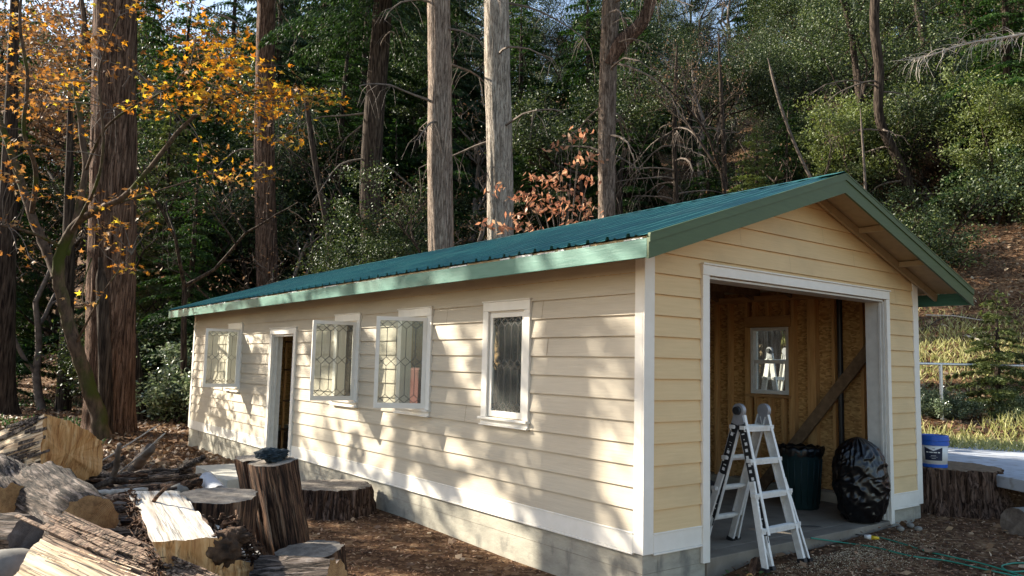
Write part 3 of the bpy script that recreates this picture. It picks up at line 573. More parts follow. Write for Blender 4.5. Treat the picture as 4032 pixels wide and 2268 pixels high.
bagc = (3.66, .17, -.136); nt_, nz_ = 190, 170; TH, TT = np.meshgrid(np.linspace(0, 2*math.pi, nt_, endpoint=False), np.linspace(0, 1, nz_)); th, tt = TH.ravel(), TT.ravel()
pr = np.interp(tt, [0, .03, .12, .3, .5, .68, .8, .88, .94, .98, 1], [.10, .20, .255, .30, .315, .30, .26, .21, .14, .07, .01])
cs, sn = np.cos(th), np.sin(th); up_ = sstep(.55, .9, tt); q1 = np.stack([cs*1.3, sn*1.3, tt*4.2+cs*.8], 1); q2 = np.stack([cs*2.6, sn*2.6, tt*11+sn*1.5], 1); q3 = np.stack([cs*5.5, sn*5.5, tt*1.6], 1); q4 = np.stack([cs*2.2+tt*2.5, sn*2.2-tt*2, tt*3.], 1)
rid = lambda q, o=2: 1-np.abs(fbm(q+3.3, o))*3.2
rad_ = pr*(1+(1-up_)*(.075*rid(q1)+.045*rid(q2)+.05*rid(q4))+up_*(.10*rid(q3)+.07*rid(q2))-.05)
zz_ = tt*.93+.05*fbm(q1*1.3+9, 2)*np.sin(math.pi*tt); zz_ = np.where(tt < .01, 0, zz_)
V_ = np.stack([bagc[0]+rad_*cs*1.0-.05*tt*tt+.02, bagc[1]+rad_*sn*.86+.02*tt, bagc[2]+zz_], 1)
mb = MB(); mb.add(V_, [(i*nt_+k, i*nt_+(k+1) % nt_, (i+1)*nt_+(k+1) % nt_, (i+1)*nt_+k) for i in range(nz_-1) for k in range(nt_)]+[tuple(range(nt_))[::-1], tuple(range((nz_-1)*nt_, nz_*nt_))])
tag(mb.build('garbage_bag', M['bag'], smooth=True, loc=bagc), 'full glossy black garbage bag slumped against the right doorway jamb', 'garbage bag')
mb = MB(); mb.tube([(4.25, .62, -.12), (4.27, .45, .5), (4.29, .28, 1.22)], .02, 10); tag(mb.build('broom_stick', M['blk'], loc=(4.25, .62, -.12)), 'dark pole leaning in the corner behind the garbage bag', 'pole')
# bench, box and tools in the left of the doorway
t_ = empty('work_bench', (2.6, 3.0, -.126), 'low brown workbench standing inside the shed behind the ladder', 'workbench')
mb = MB(); mb.box(1.9, 3.6, 2.75, 3.35, .62, .66); mb.build('bench_top', M['studh'], parent=t_)
for x in (1.95, 3.5):
    for y in (2.8, 3.25): mb = MB(); mb.box(x, x+.08, y, y+.05, -.126, .62); mb.build('bench_leg', M['stud'], parent=t_)
mb = MB(); mb.beam((2.30, 2.85, .66), (2.36, 3.05, 1.22), .24, .03, up=(0, 1, 0)); tag(mb.build('white_board', M['trim_in'], loc=(2.3, 2.85, .66)), 'pale board propped upright on the workbench', 'board')
saw = empty('reel', (2.10, 2.8, .66), 'small black ring reel on the workbench at the door edge', 'reel')
mb = MB(); mb.tube([(2.13+.10*math.cos(a), 2.8, 1.0+.10*math.sin(a)) for a in np.linspace(0, 2*math.pi, 25)], .03, 8, cap=False); mb.build('ring', M['blk'], parent=saw, smooth=True)
mb = MB(); mb.box(2.10, 2.16, 2.78, 2.83, .66, .89); mb.build('stand', M['blk'], parent=saw)
dr_ = empty('power_drill', (2.62, 2.85, .66), 'yellow and black cordless drill lying on the workbench', 'power drill')
mb = MB(); mb.tube([(2.58, 2.82, .80), (2.80, 2.80, .80)], [.045, .03], 12); mb.build('drill_body', M['yellow'], parent=dr_, smooth=True)
mb = MB(); mb.beam((2.62, 2.83, .66), (2.63, 2.83, .79), .05, .06, up=(1, 0, 0)); mb.tube([(2.80, 2.80, .80), (2.88, 2.795, .80)], .015, 8); mb.build('drill_grip', M['blk'], parent=dr_)
pl = [((1.9, 1.6, -.10), (3.1, 1.9, -.09), 'stud', 'long tan board lying on the slab, lowest of the offcuts'), ((2.1, 1.9, -.02), (3.2, 1.85, -.04), 'orange_w', 'long reddish board on top of the offcuts in the doorway'), ((2.55, 2.2, .06), (3.3, 2.3, .05), 'darkwood', 'short dark board on the offcut heap by the trash can'),
      ((1.72, 1.35, -.085), (2.02, 1.33, -.085), 'orange_w', 'small orange wood block on the slab behind the ladder rungs')]
for a, b, mt, lab in pl: mb = MB(); mb.beam(a, b, .14 if 'block' not in lab else .1, .045 if 'block' not in lab else .08); tag(mb.build('wood_offcut', M[mt], bevel=.003, loc=a), lab, 'offcut', 'wood offcuts on the shed floor')
tag(blob('tool_bag', (2.85, 1.75, .02), (.24, .2, .16), M['blk'], 2.2, .2, 2, 0, loc=(2.85, 1.75, -.12), res=4), 'dark soft tool bag among the offcuts behind the ladder', 'tool bag')
tag(blob('crumpled_sheet', (2.35, 2.2, .17), (.22, .2, .18), M['trim_in'], 7.7, .5, 3, 0, loc=(2.35, 2.2, -.1), res=4), 'crumpled dirty white sheet on the floor behind the ladder', 'cloth')
mb = MB(); mb.box(.6, 1.2, 4.3, 4.9, -.12, 1.45); tag(mb.build('red_cover', M['red'], loc=(.9, 4.6, -.12), bevel=.05), 'dull red covered cabinet seen through the open casement', 'cabinet')
# shelving seen through the door
sh = empty('shelf_rack', (1.3, 8.9, -.126), 'dark shelf rack inside the open side door', 'shelf')
for z in (.25, .75, 1.3, 1.8): mb = MB(); mb.box(.5, 1.3, 8.65, 9.2, z, z+.03); mb.build('shelf', M['darkwood'], parent=sh)
for x in (.5, 1.26):
    for y in (8.65, 9.16): mb = MB(); mb.box(x, x+.04, y, y+.04, -.126, 2.0); mb.build('post', M['stud'], parent=sh)
# ------------------------------------------------------------------ ladders
def ladder(name, F1, F2, B1, B2, H1, H2, label, sticker=True):
    F1, F2, B1, B2, H1, H2 = map(Vector, (F1, F2, B1, B2, H1, H2))
    root = empty(name, (F1+F2+B1+B2)/4, label, 'ladder')
    mid = (H1+H2)/2; ux = (F2-F1).normalized()
    for Hh, Ff, Bb in ((H1, F1, B1), (H2, F2, B2)):
        for foot, nm in ((Ff, 0), (Bb, 1)):
            out = (foot-(F1+F2+B1+B2)/4).dot(ux); sg = 1 if out > 0 else -1
            d = (foot-Hh).normalized(); up = (ux.cross(d)).normalized(); top = Hh+d*.05
            mb = MB(); wv = up*.034
            mb.beam(top, foot-d*.28, .004, .086, up=up)      # web of the channel
            for s_ in (-1, 1): mb.beam(top+up*.042*s_-ux*.014*sg, foot-d*.28+up*.042*s_-ux*.014*sg, .030, .007, up=up)
            mb.build('inner_rail', M['alu'], parent=root)
            # flared outer ladder leg with foot
            o0 = Hh+d*((foot-Hh).length*.46)+ux*sg*.03; o1 = foot+ux*sg*.085
            mb = MB(); mb.beam(o0, o1, .004, .052, up=up)
            for s_ in (-1, 1): mb.beam(o0+up*.027*s_-ux*.01*sg, o1+up*.027*s_-ux*.01*sg, .022, .005, up=up)
            mb.beam(foot-d*.28, foot, .030, .062, up=up) if nm == 0 else mb.beam(foot-d*.28, foot, .026, .055, up=up)
            mb.beam(foot-d*.03-up*.02, foot-d*.30+ux*(-sg)*.0+ux*sg*.05, .012, .004, up=up)
            mb.build('outer_leg', M['alu'], parent=root)
            mb = MB(); mb.beam(o1+Vector((0, 0, .025)), o1+Vector((0, 0, -.004)), .05, .07, up=up); mb.beam(foot+d*-.03, foot+d*.004, .045, .075, up=up); mb.build('rubber_foot', M['blk'], parent=root)
            if sticker and sg < 0:
                mb = MB(); a_, b_ = Hh+d*.19, Hh+d*((foot-Hh).length*.84); xo = -ux*.0165*0-ux*.004 if False else ux*sg*.0045
                if nm == 0: mb.beam(a_+xo-ux*0, b_+xo, .002, .076, up=up); k_ = 30
                else: mb.beam(a_+xo, b_+xo, .002, .076, up=up); k_ = 22
                st = mb.build('warning_sticker', M['sticker'], parent=root)
                mb = MB(); rr = random.Random(5+nm); ln = (b_-a_).length; q = .02
                while q < ln-.03:
                    typ = rr.random(); l_ = rr.choice((.006, .012, .02)); wd_ = rr.choice((.012, .02, .03, .05)); of_ = rr.uniform(-.008, .008)
                    cpt = a_+d*q+xo-ux*.002+up*of_
                    if typ < .3: mb.beam(cpt-d*.014, cpt+d*.014, .001, .028, up=up); q += .03
                    else: mb.beam(cpt, cpt+d*l_*.5, .001, wd_, up=up)
                    q += l_+rr.uniform(.012, .03)
                mk = mb.build('sticker_marks', M['white']); mk.parent = st
                for v in mk.data.vertices: v.co = Vector(v.co)-root.location
            if sticker and sg < 0:
                mb = MB(); mb.beam(Hh+d*.115, Hh+d*.19, .034, .078, up=up); mb.build('lock_tab', M['blk'], parent=root)
        mb = MB(); r_ = .064
        mb.tube([Hh-ux*.022, Hh-ux*.018, Hh+ux*.018, Hh+ux*.022], [r_*.92, r_, r_, r_*.92], 28); 
        for foot in (Ff, Bb):
            d = (foot-Hh).normalized(); mb.beam(Hh+d*.02, Hh+d*.13, .036, .075, up=ux.cross(d))
        mb.build('hinge', M['hinge'], parent=root)
        mb = MB(); sg = -1 if Hh is H1 else 1; mb.tube([Hh+ux*sg*.022, Hh+ux*sg*.05], [.04, .036], 20); mb.build('hinge_knob', M['blk'], parent=root)
    for a1, a2 in ((F1, F2), (B1, B2)):
        L_ = ((a1-H1).length+(a2-H2).length)/2
        for k in range(4):
            t1 = (.155+.295*k)/L_; p = H1.lerp(a1, t1); q = H2.lerp(a2, t1); wf = .02 if k < 2 else .055
            d = (a1-H1).normalized(); up = ux.cross(d).normalized(); fw = up if a1 is F1 else up
            mb = MB(); outy = Vector((0, -1, 0)) if a1 is F1 else Vector((0, 1, 0))
            p2, q2 = p-ux*wf+outy*.015, q+ux*wf+outy*.015
            mb.beam(p2, q2, .062, .022, up=(0, 0, 1)); mb.beam(p2+Vector((0, 0, -.02))+outy*.02, q2+Vector((0, 0, -.02))+outy*.02, .012, .03)
            for dy in (-.02, 0, .02): mb.beam(p2+Vector((0, dy, .013)), q2+Vector((0, dy, .013)), .006, .004)
            mb.build('rung', M['alu'], parent=root)
            mb = MB()
            for e_ in (p2, q2): mb.beam(e_-ux*.012, e_+ux*.012, .05, .034)
            mb.build('rung_bracket', M['alu'], parent=root)
    return root
ladder('folding_ladder', (1.24, -.33, -.205), (1.70, -.34, -.195), (1.21, .36, -.126), (1.60, .36, -.126), (1.255, .0, 1.135), (1.635, .0, 1.13), 'aluminium folding ladder with black sticker standing open in the garage doorway')
ladder('folding_ladder', (6.45, 2.95, -.03), (6.95, 2.9, -.03), (6.45, 3.6, .0), (6.95, 3.55, .0), (6.52, 3.28, 1.83), (6.9, 3.23, 1.83), 'aluminium folding ladder outdoors, seen through the small inner window', sticker=False)
# ------------------------------------------------------------------ wood pile
def hitz(x, y, z):
    d = at(x, y, 1.0)-CAM; t = (z-CAM[2])/d[2]; return CAM+d*t
def ongr(x, y, dmin=4., dmax=140.):
    d = at(x, y, 1.0)-CAM; ts = np.linspace(dmin, dmax, 3000); Pp = CAM+d*ts[:, None]; g = ground(Pp[:, 0], Pp[:, 1]); k = np.argmax(Pp[:, 2] < g)
    return Pp[k] if Pp[k, 2] < g[k] else Pp[-1]
def loft(name, PA, PB, tags, mats, endmat, label, cat='log', amp={}, group=None, seedv=0., step=.016, endmat2=None, endrough=.006):
    """irregular solid between two end outlines; tags[i] names the surface of side i -> mats[tag]; ends are cut faces"""
    PA, PB = np.array(PA, float), np.array(PB, float); ca, cb = PA.mean(0), PB.mean(0); L = np.linalg.norm(cb-ca); X = (cb-ca)/L
    up = np.array([0, 0, 1.]) if abs(X[2]) < .9 else np.array([0, 1., 0]); Y = np.cross(up, X); Y /= np.linalg.norm(Y); Z = np.cross(X, Y); Rm = np.stack([X, Y, Z])
    loopA, loopB, tg = [], [], []; n = len(PA)
    for i in range(n):
        j = (i+1) % n; k = max(2, int(np.linalg.norm(PA[j]-PA[i])/step))
        for q in range(k): f = q/k; loopA.append(PA[i]*(1-f)+PA[j]*f); loopB.append(PB[i]*(1-f)+PB[j]*f); tg.append(tags[i])
    la, lb = (np.array(loopA)-ca)@Rm.T, (np.array(loopB)-ca)@Rm.T; m = len(la); nx = max(6, int(L/(step*1.3)))
    am = {'bark': .045, 'split': .010}; am.update(amp); A_ = np.array([am.get(t, am['split']) for t in tg])*1.25; A_ = (A_+np.roll(A_, 1))/2
    rings = []
    for i in range(nx+1):
        f = i/nx; Q = la*(1-f)+lb*f; c = Q.mean(0); rad = Q-c; rad[:, 0] = 0; rad = nrm(rad)
        ang = Q*np.array([2.2, 17, 17])+seedv; d = fbm(ang, 4)*1.5-np.abs(fbm(ang*np.array([.6, 1.7, 1.7])+31, 3))*1.3+.8*fbm(Q*np.array([4., 4., 4.])+seedv+50, 2)
        rings.append(Q+rad*(d*A_)[:, None])
    for e, sg in ((0, -1), (nx, 1)): rings[e] = rings[e]+np.stack([fbm(rings[e]*9+seedv, 3)*endrough*2, 0*A_, 0*A_], 1)
    V = np.concatenate(rings)
    def mk(nm, faces, mt, parent=None, smooth=True, V_=None):
        VV = V if V_ is None else V_; used = sorted({i for f in faces for i in f}); mp = {u: k for k, u in enumerate(used)}
        me = bpy.data.meshes.new(nm); me.from_pydata([tuple(VV[u]) for u in used], [], [tuple(mp[i] for i in f) for f in faces]); me.materials.append(mt)
        me.polygons.foreach_set('use_smooth', [smooth]*len(faces)); o = bpy.data.objects.new(nm, me); col.objects.link(o)
        if parent is not None: o.parent = parent
        return o
    Mw = Matrix(((X[0], Y[0], Z[0], ca[0]), (X[1], Y[1], Z[1], ca[1]), (X[2], Y[2], Z[2], ca[2]), (0, 0, 0, 1)))
    kinds = list(dict.fromkeys(tg)); kinds.sort(key=lambda q: q == 'bark' and len(kinds) > 1); root = None
    for kd in kinds:
        fs = [(i*m+k, i*m+(k+1) % m, (i+1)*m+(k+1) % m, (i+1)*m+k) for i in range(nx) for k in range(m) if tg[k] == kd]
        o = mk(name if root is None else ('bark' if kd == 'bark' else 'split_face'), fs, mats[kd], root)
        if root is None: root = o; o.matrix_world = Mw
    tag(root, label, cat, group)
    for e, em in ((0, endmat), (nx, endmat2 or endmat)):
        Q = rings[e]; c = Q.mean(0); VV = [Q]; fr = (.8, .55, .3)
        for f in fr:
            q = c+(Q-c)*f; q[:, 0] = q[:, 0]+fbm(q*np.array([1, 7, 7])+seedv, 3)*endrough*2.2; VV.append(q)
        VV = np.concatenate(VV+[c[None]]); fs = []
        for i in range(len(fr)): fs += [(i*m+k, i*m+(k+1) % m, (i+1)*m+(k+1) % m, (i+1)*m+k) for k in range(m)]
        fs += [(len(fr)*m+k, len(fr)*m+(k+1) % m, len(VV)-1) for k in range(m)]
        if e == 0: fs = [f[::-1] for f in fs]
        mk('cut_end', fs, em, root, V_=VV)
    return root
def pxs(l): return [at(*p) for p in l]
def circle(c, ax, r, n=14, irr=.08, sd=0, sq=1.0):
    ax = np.array(ax, float); ax /= np.linalg.norm(ax); up = np.array([0, 0, 1.]) if abs(ax[2]) < .9 else np.array([0, 1., 0]); Y = np.cross(up, ax); Y /= np.linalg.norm(Y); Z = np.cross(ax, Y); rr = np.random.default_rng(int(sd*10)+3)
    return [np.array(c)+(Y*math.cos(a)+Z*math.sin(a)*sq)*r*(1+rr.uniform(-irr, irr)) for a in np.linspace(0, 2*math.pi, n, endpoint=False)]
def roundlog(name, A, B, r0, r1, label, mb='log_bark', end='end_tan', sd=0., cat='log', group=None, amp=.022, irr=.08, n=14, sq=1., step=.016, end2=None):
    A, B = np.array(A, float), np.array(B, float); ax = B-A
    ca = circle(A, ax, r0, n, irr, sd, sq); cb = circle(B, ax, r1, n, irr, sd, sq)
    return loft(name, ca, cb, ['bark']*n, {'bark': M[mb]}, M[end], label, cat, {'bark': amp}, group, sd, step, M[end2] if end2 else None)
GP = 'cut wood in the pile by the shed'
def shift(PA, v): return [p+v for p in PA]
# big split block at the left
PA = pxs([(112, 1040, 9.3), (168, 1056, 9.4), (222, 1082, 9.6), (258, 1112, 9.8), (262, 1150, 9.8), (252, 1195, 9.7), (150, 1235, 9.5), (100, 1230, 9.2), (101, 1158, 9.1), (106, 1100, 9.1)])
v = (at(-10, 1088, 9.9)-at(112, 1040, 9.3))*1.15
loft('split_log', PA, shift(PA, v), ['wtop', 'wtop', 'wtop', 'bark', 'bark', 'bark', 'bark', 'bark', 'wh', 'wh'], {'wtop': M['wood_pale'], 'wh': M['wood_pale'], 'bark': M['log_bark']}, M['wood_tan'],
     'huge split block with fresh orange faces and pale top, highest in the wood pile', amp={'bark': .022, 'wtop': .010, 'wh': .010}, group=GP, seedv=1.3, endrough=.02)
roundlog('round_log', at(38, 1296, 6.5), at(-20, 1205, 7.4), .27, .25, 'barky round log showing a brown cut face beneath the huge split block', 'log_bark', 'end_tan', 2.1, group=GP, amp=.03)
roundlog('round_log', at(222, 1318, 5.9), at(100, 1238, 6.9), .215, .27, 'fat grey barked round lying with its dark cut end to the right', 'log_bark', 'end_tan', 3.3, group=GP, amp=.02)
roundlog('round_log', at(66, 1348, 5.7), at(-70, 1340, 5.9), .15, .16, 'short dark barked log poking in at the left edge of the pile', 'log_bark', 'end_dark', 4.3, group=GP, amp=.02)
PA = pxs([(160, 1287, 5.15), (128, 1335, 4.95), (100, 1350, 4.9), (20, 1462, 4.5), (70, 1540, 4.7), (170, 1420, 5.3)])
v = at(600, 1478, 4.35)-at(160, 1287, 5.15)
loft('split_log', PA, shift(PA, v), ['gr', 'gr', 'pale', 'pale', 'bark', 'bark'], {'gr': M['wood_grey'], 'pale': M['wood_pale'], 'bark': M['log_bark_b']}, M['wood_grey'],
     'long splintery plank-like split slab slanting across the front of the pile', amp={'gr': .028, 'pale': .010, 'bark': .02}, group=GP, seedv=5.1, endrough=.03)
PA = pxs([(380, 1362, 4.55), (465, 1358, 4.62), (546, 1350, 4.75), (572, 1392, 4.8), (612, 1412, 4.95), (688, 1424, 5.05), (650, 1520, 4.9), (500, 1560, 4.6), (425, 1480, 4.45)])
v = at(322, 1236, 5.75)-at(380, 1362, 4.55)
big = loft('split_log', PA, shift(PA, v), ['wh', 'wh', 'rot', 'rot', 'wh2', 'bark', 'bark', 'bark', 'bark'], {'wh': M['wood_white'], 'rot': M['rot'], 'wh2': M['wood_white'], 'bark': M['log_bark_b']}, M['wood_tan'],
     'large split log with a sunlit white face and a rotten hollow in its orange end', amp={'wh': .008, 'rot': .05, 'bark': .03, 'wh2': .008}, group=GP, seedv=6.6, endrough=.012)
for c_, r_, sd in (((556, 1385, 4.80), (.075, .06, .075), 3.), ((588, 1352, 5.0), (.07, .08, .045), 8.)):
    o = blob('rotten_core', at(*c_), r_, M['rot'], sd, .7, 3.5, 0, res=4); o.parent = big; o.matrix_parent_inverse = big.matrix_world.inverted()
# shreds of bark hanging along its left edge
mb = MB(); rr = random.Random(3)
for k in range(230):
    f = rr.random(); g_ = rr.gauss(0, 1); p = Vector(at(322, 1240, 5.72)).lerp(Vector(at(405, 1440, 4.42)), f)+Vector((rr.gauss(0, .022), rr.gauss(0, .022), rr.gauss(0, .02)))
    d = Vector((rr.gauss(0, 1), rr.gauss(0, 1), rr.gauss(-.2, .8)))*.02+Vector(v).normalized()*rr.uniform(-.09, .05); mb.beam(p-d, p+d, rr.uniform(.004, .02), rr.uniform(.002, .006), up=(rr.random(), rr.random(), 1))
o = mb.build('bark_shreds', M['log_bark_b']); o.parent = big; o.matrix_parent_inverse = big.matrix_world.inverted()
roundlog('round_log', at(845, 1478, 4.75), at(655, 1486, 4.9), .175, .205, 'rugged grey barked log lowest at the right front of the pile', 'log_bark', 'end_tan', 7.7, group=GP, amp=.035)
# rounds and stumps
c1 = at(776, 1386, 5.95)
roundlog('sawn_round', c1+np.array([.06, 0, -.42]), c1, .27, .26, 'low sawn round with a worn grey top between the pile and the stump', 'log_bark_b', 'end_grey', 8.2, group=GP, amp=.02, irr=.06)
PT = pxs([(621, 1168, 6.5), (655, 1174, 6.35), (690, 1172, 6.35), (725, 1165, 6.42), (748, 1154, 6.6), (722, 1146, 6.85), (655, 1141, 7.1), (592, 1147, 7.1), (590, 1156, 6.9), (612, 1162, 6.78), (650, 1154, 6.8), (634, 1160, 6.6)])
v = at(728, 1412, 6.3)-at(686, 1172, 6.4); v = v*1.02
loft('upright_log', shift(PT, v), PT, ['bark']*12, {'bark': M['log_bark_b']}, M['end_grey'], 'tall leaning upright log with reddish ridged bark and a notched flat top', amp={'bark': .02}, group=GP, seedv=9.4, step=.022)
c1 = at(548, 1246, 6.05)
roundlog('sawn_round', c1+np.array([0, .02, -.40]), c1, .30, .31, 'broad sawn round with debris on its flat top, half hidden behind the white split log', 'log_bark_b', 'end_grey', 10.2, group=GP, amp=.02)
def stump(name, c, r, h, label, sd, group=None, flare=.25, bark='bark_red', top='end_grey'):
    """flat cut stump with fluted flaring bark"""
    c = np.array(c, float); n = 220; nz = 26; V = []; 
    for i in range(nz+1):
        f = i/nz; z = -.1+(h+.1)*f
        a = np.linspace(0, 2*math.pi, n, endpoint=False); q = np.stack([np.cos(a)*3.1, np.sin(a)*3.1, a*0+f*.5+sd], 1)
        rid = np.abs(fbm(q*3.2, 3))*-.32+.05+fbm(q*.8, 2)*.25+fbm(np.stack([np.cos(a)*14, np.sin(a)*14, a*0+f*2.5+sd], 1), 3)*.10
        rr_ = r*(1+flare*(1-f)**2+rid*(1.0 if f < .98 else .9)); V.append(np.stack([c[0]+rr_*np.cos(a), c[1]+rr_*np.sin(a), a*0+c[2]+z+(fbm(q*2, 2)*.02 if f > .99 else 0)], 1))
    top_ = V[-1]; V = np.concatenate(V); root = MB(); root.add(V, [(i*n+k, i*n+(k+1) % n, (i+1)*n+(k+1) % n, (i+1)*n+k) for i in range(nz) for k in range(n)])
    o = root.build(name, M[bark], smooth=True, loc=(c[0], c[1], c[2])); tag(o, label, 'stump', group)
    m2 = MB(); cc = top_.mean(0); rings = [cc+(top_-cc)*f for f in (1, .95, .75, .5, .25)]; 
    for i, r_ in enumerate(rings[1:]): r_[:, 2] += fbm(r_*6, 3)*.012+.006
    m2.add(np.concatenate(rings+[cc[None]]), [(i*n+k, i*n+(k+1) % n, (i+1)*n+(k+1) % n, (i+1)*n+k) for i in range(4) for k in range(n)]+[(4*n+k, 4*n+(k+1) % n, 5*n) for k in range(n)])
    t_ = m2.build('cut_top', M[top], smooth=True); t_.parent = o
    for v_ in t_.data.vertices: v_.co = Vector(v_.co)-Vector(c)
    return o
stump('cut_stump', (-.57, 4.62, -.37), .46, .35, 'wide flat cut stump with shaggy dark bark against the shed foundation', 3.3, flare=.22, bark='bark_red')
cb = at(2392, 1172, 9.75)
stump('cut_stump', (cb[0], cb[1], gz(cb[0], cb[1])), .54, cb[2]-gz(cb[0], cb[1]), 'dark cut stump carrying the blue bucket beside the shed', 7.3, flare=.25, bark='bark_red', top='darkwood')
# rag
rg = at(684, 1150, 6.6); tag(blob('black_rag', (rg[0], rg[1], rg[2]+.02), (.085, .07, .035), M['rag'], 5.5, .9, 2.2, 0, loc=tuple(rg), res=5), 'crumpled black rag lying on top of the upright log', 'rag')
# steps by the side door
def blk(name, x0, x1, y0, y1, z0, z1, mat, label, cat, group=None, rz=0):
    mb = MB(); mb.box(-(x1-x0)/2, (x1-x0)/2, -(y1-y0)/2, (y1-y0)/2, 0, z1-z0); o = mb.build(name, mat, bevel=.012); o.location = ((x0+x1)/2, (y0+y1)/2, z0); o.rotation_euler = (0, 0, rz); return tag(o, label, cat, group)
blk('concrete_block', -1.12, -.16, 7.45, 8.5, -.5, -.205, M['block'], 'larger pale concrete step block under the side door', 'step block', 'step blocks at the side door')
blk('concrete_block', -1.22, -.72, 6.75, 7.35, -.5, -.19, M['block'], 'smaller pale concrete block in front of the door step', 'step block', 'step blocks at the side door', .1)
roundlog('white_pipe', hitz(520, 1205, -.12), hitz(552, 1240, -.22), .10, .10, 'short bluish white pipe end leaning against the pale step block', 'pad', 'pad', 3.3, cat='pipe', amp=.002, irr=.0)
# sticks and branches on the pile
ST = [([(10, 1194), (200, 1188), (318, 1198)], 12, 'log_bark', 'thick dark branch lying flat behind the grey barked round', -.18),
      ([(296, 1200), (400, 1190), (482, 1184)], 12, 'log_bark', 'thick dark branch in line with its neighbour, ending by the step blocks', -.2),
      ([(330, 1214), (420, 1208), (505, 1196)], 9, 'log_bark', 'dark branch just in front of the thick one near the step blocks', -.24),
      ([(236, 1232), (284, 1204), (294, 1160), (300, 1118)], 8, 'twig', 'crooked stub branch with its end sticking up', -.2),
      ([(214, 1186), (300, 1132), (390, 1075)], 2.2, 'bark_pale', 'long thin pale stick rising highest from the pile', -.15),
      ([(286, 1200), (348, 1150), (415, 1090)], 2.2, 'bark_pale', 'second thin pale stick rising beside the thick grey stub', -.18),
      ([(330, 1190), (352, 1158), (378, 1126)], 15, 'twig', 'thick grey stub of branch slanting upwards behind the pile', -.28),
      ([(262, 1180), (312, 1150)], 8, 'log_bark', 'short dark branch piece beside the thick grey stub', -.24),
      ([(432, 1196), (470, 1172), (512, 1150)], 9, 'log_bark', 'dark branch slanting up towards the shed corner', -.28),
      ([(228, 1242), (300, 1236), (372, 1232)], 8, 'bark_pale', 'pale barkless branch lying level across the pile', -.1),
      ([(226, 1266), (290, 1252), (350, 1242)], 11, 'wood_grey', 'split stick beneath the pale barkless branch', -.1),
      ([(236, 1292), (300, 1282), (360, 1262)], 10, 'log_bark', 'rough dark stick between the rounds and the white split log', -.08),
      ([(288, 1372), (350, 1300), (418, 1226)], 6, 'log_bark_b', 'shaggy red bark strip leaning across the white split log', .12),
      ([(384, 1236), (440, 1226), (505, 1214)], 14, 'log_bark_b', 'reddish rotten branch behind the white split log', -.15),
      ([(230, 1320), (290, 1330), (340, 1345)], 8, 'log_bark', 'dark stick under the grey barked round', .0),
      ([(250, 1215), (330, 1226), (440, 1216)], 7, 'twig', 'grey branch running along behind the pale barkless one', -.2)]
for pts, r_, mt, lab, z in ST:
    P3 = [hitz(x, y, z) for x, y in pts]; dz_ = [0]*len(P3)
    if len(pts) > 2 and (pts[-1][1] < pts[0][1]-40):   # rising stick: keep one depth
        d0 = (P3[0]-CAM)@_F; P3 = [at(x, y, d0*(1-.02*i)) for i, (x, y) in enumerate(pts)]
    elif len(pts) == 2 or abs(pts[-1][1]-pts[0][1]) > 20: d0 = (P3[0]-CAM)@_F; P3 = [at(x, y, d0) for i, (x, y) in enumerate(pts)]
    dep = (P3[0]-CAM)@_F; rad = r_*1.565/FPX*dep; P3 = [Vector(p) for p in P3]; fine = []
    for a_, b_ in zip(P3[:-1], P3[1:]):
        for q in range(8): fine.append(a_.lerp(b_, q/8)+Vector((rr.gauss(0, 1), rr.gauss(0, 1), rr.gauss(0, 1)))*rad*.16)
    fine.append(P3[-1]); mb = MB(); mb.tube(fine, [rad*(1.08-.35*i/len(fine))*rr.uniform(.9, 1.1) for i in range(len(fine))], 10)
    tag(mb.build('branch', M[mt], smooth=True, loc=P3[0]), lab, 'branch', 'branches lying on the wood pile')
for (x, y, z, r_, lab) in ((456, 1232, -.12, .10, 'smooth grey stone beside the reddish rotten branch'), (15, 1440, .1, .17, 'dark rounded stone at the bottom left of the pile')):
    p = hitz(x, y, z); tag(blob('stone', p, (r_*1.3, r_, r_*.8), M['stone'], x*.1, .15, 1.5, 0, loc=tuple(p), res=3), lab, 'stone')
# a heap of dark earth and bark under the pile so that nothing floats
def mound(c, rx, ry, h, name='bark_heap'):
    n = 46; V = []; F_ = []
    for i in range(n):
        for j in range(n):
            u, v_ = i/(n-1)*2-1, j/(n-1)*2-1; x, y = c[0]+u*rx, c[1]+v_*ry; rr_ = math.hypot(u, v_); V.append((x, y, h*max(0, 1-rr_**2)**.8))
    V = np.array(V); V[:, 2] += ground(V[:, 0], V[:, 1])+fbm(V*np.array([5, 5, 1]), 4)*.10*(V[:, 2] > 0)-.03; V[:, 2] -= .1*(np.abs((np.arange(n*n)//n)/(n-1)*2-1) > .99)
    F_ = [(i*n+j, (i+1)*n+j, (i+1)*n+j+1, i*n+j+1) for i in range(n-1) for j in range(n-1)]; mb = MB(); mb.add(V, F_); return tag(mb.build(name, M['rot'], smooth=True), kind='stuff')
mound((-3.25, 2.3), 1.4, 1.9, .42); mound((-2.9, 5.6), 1.5, 2.6, .22)
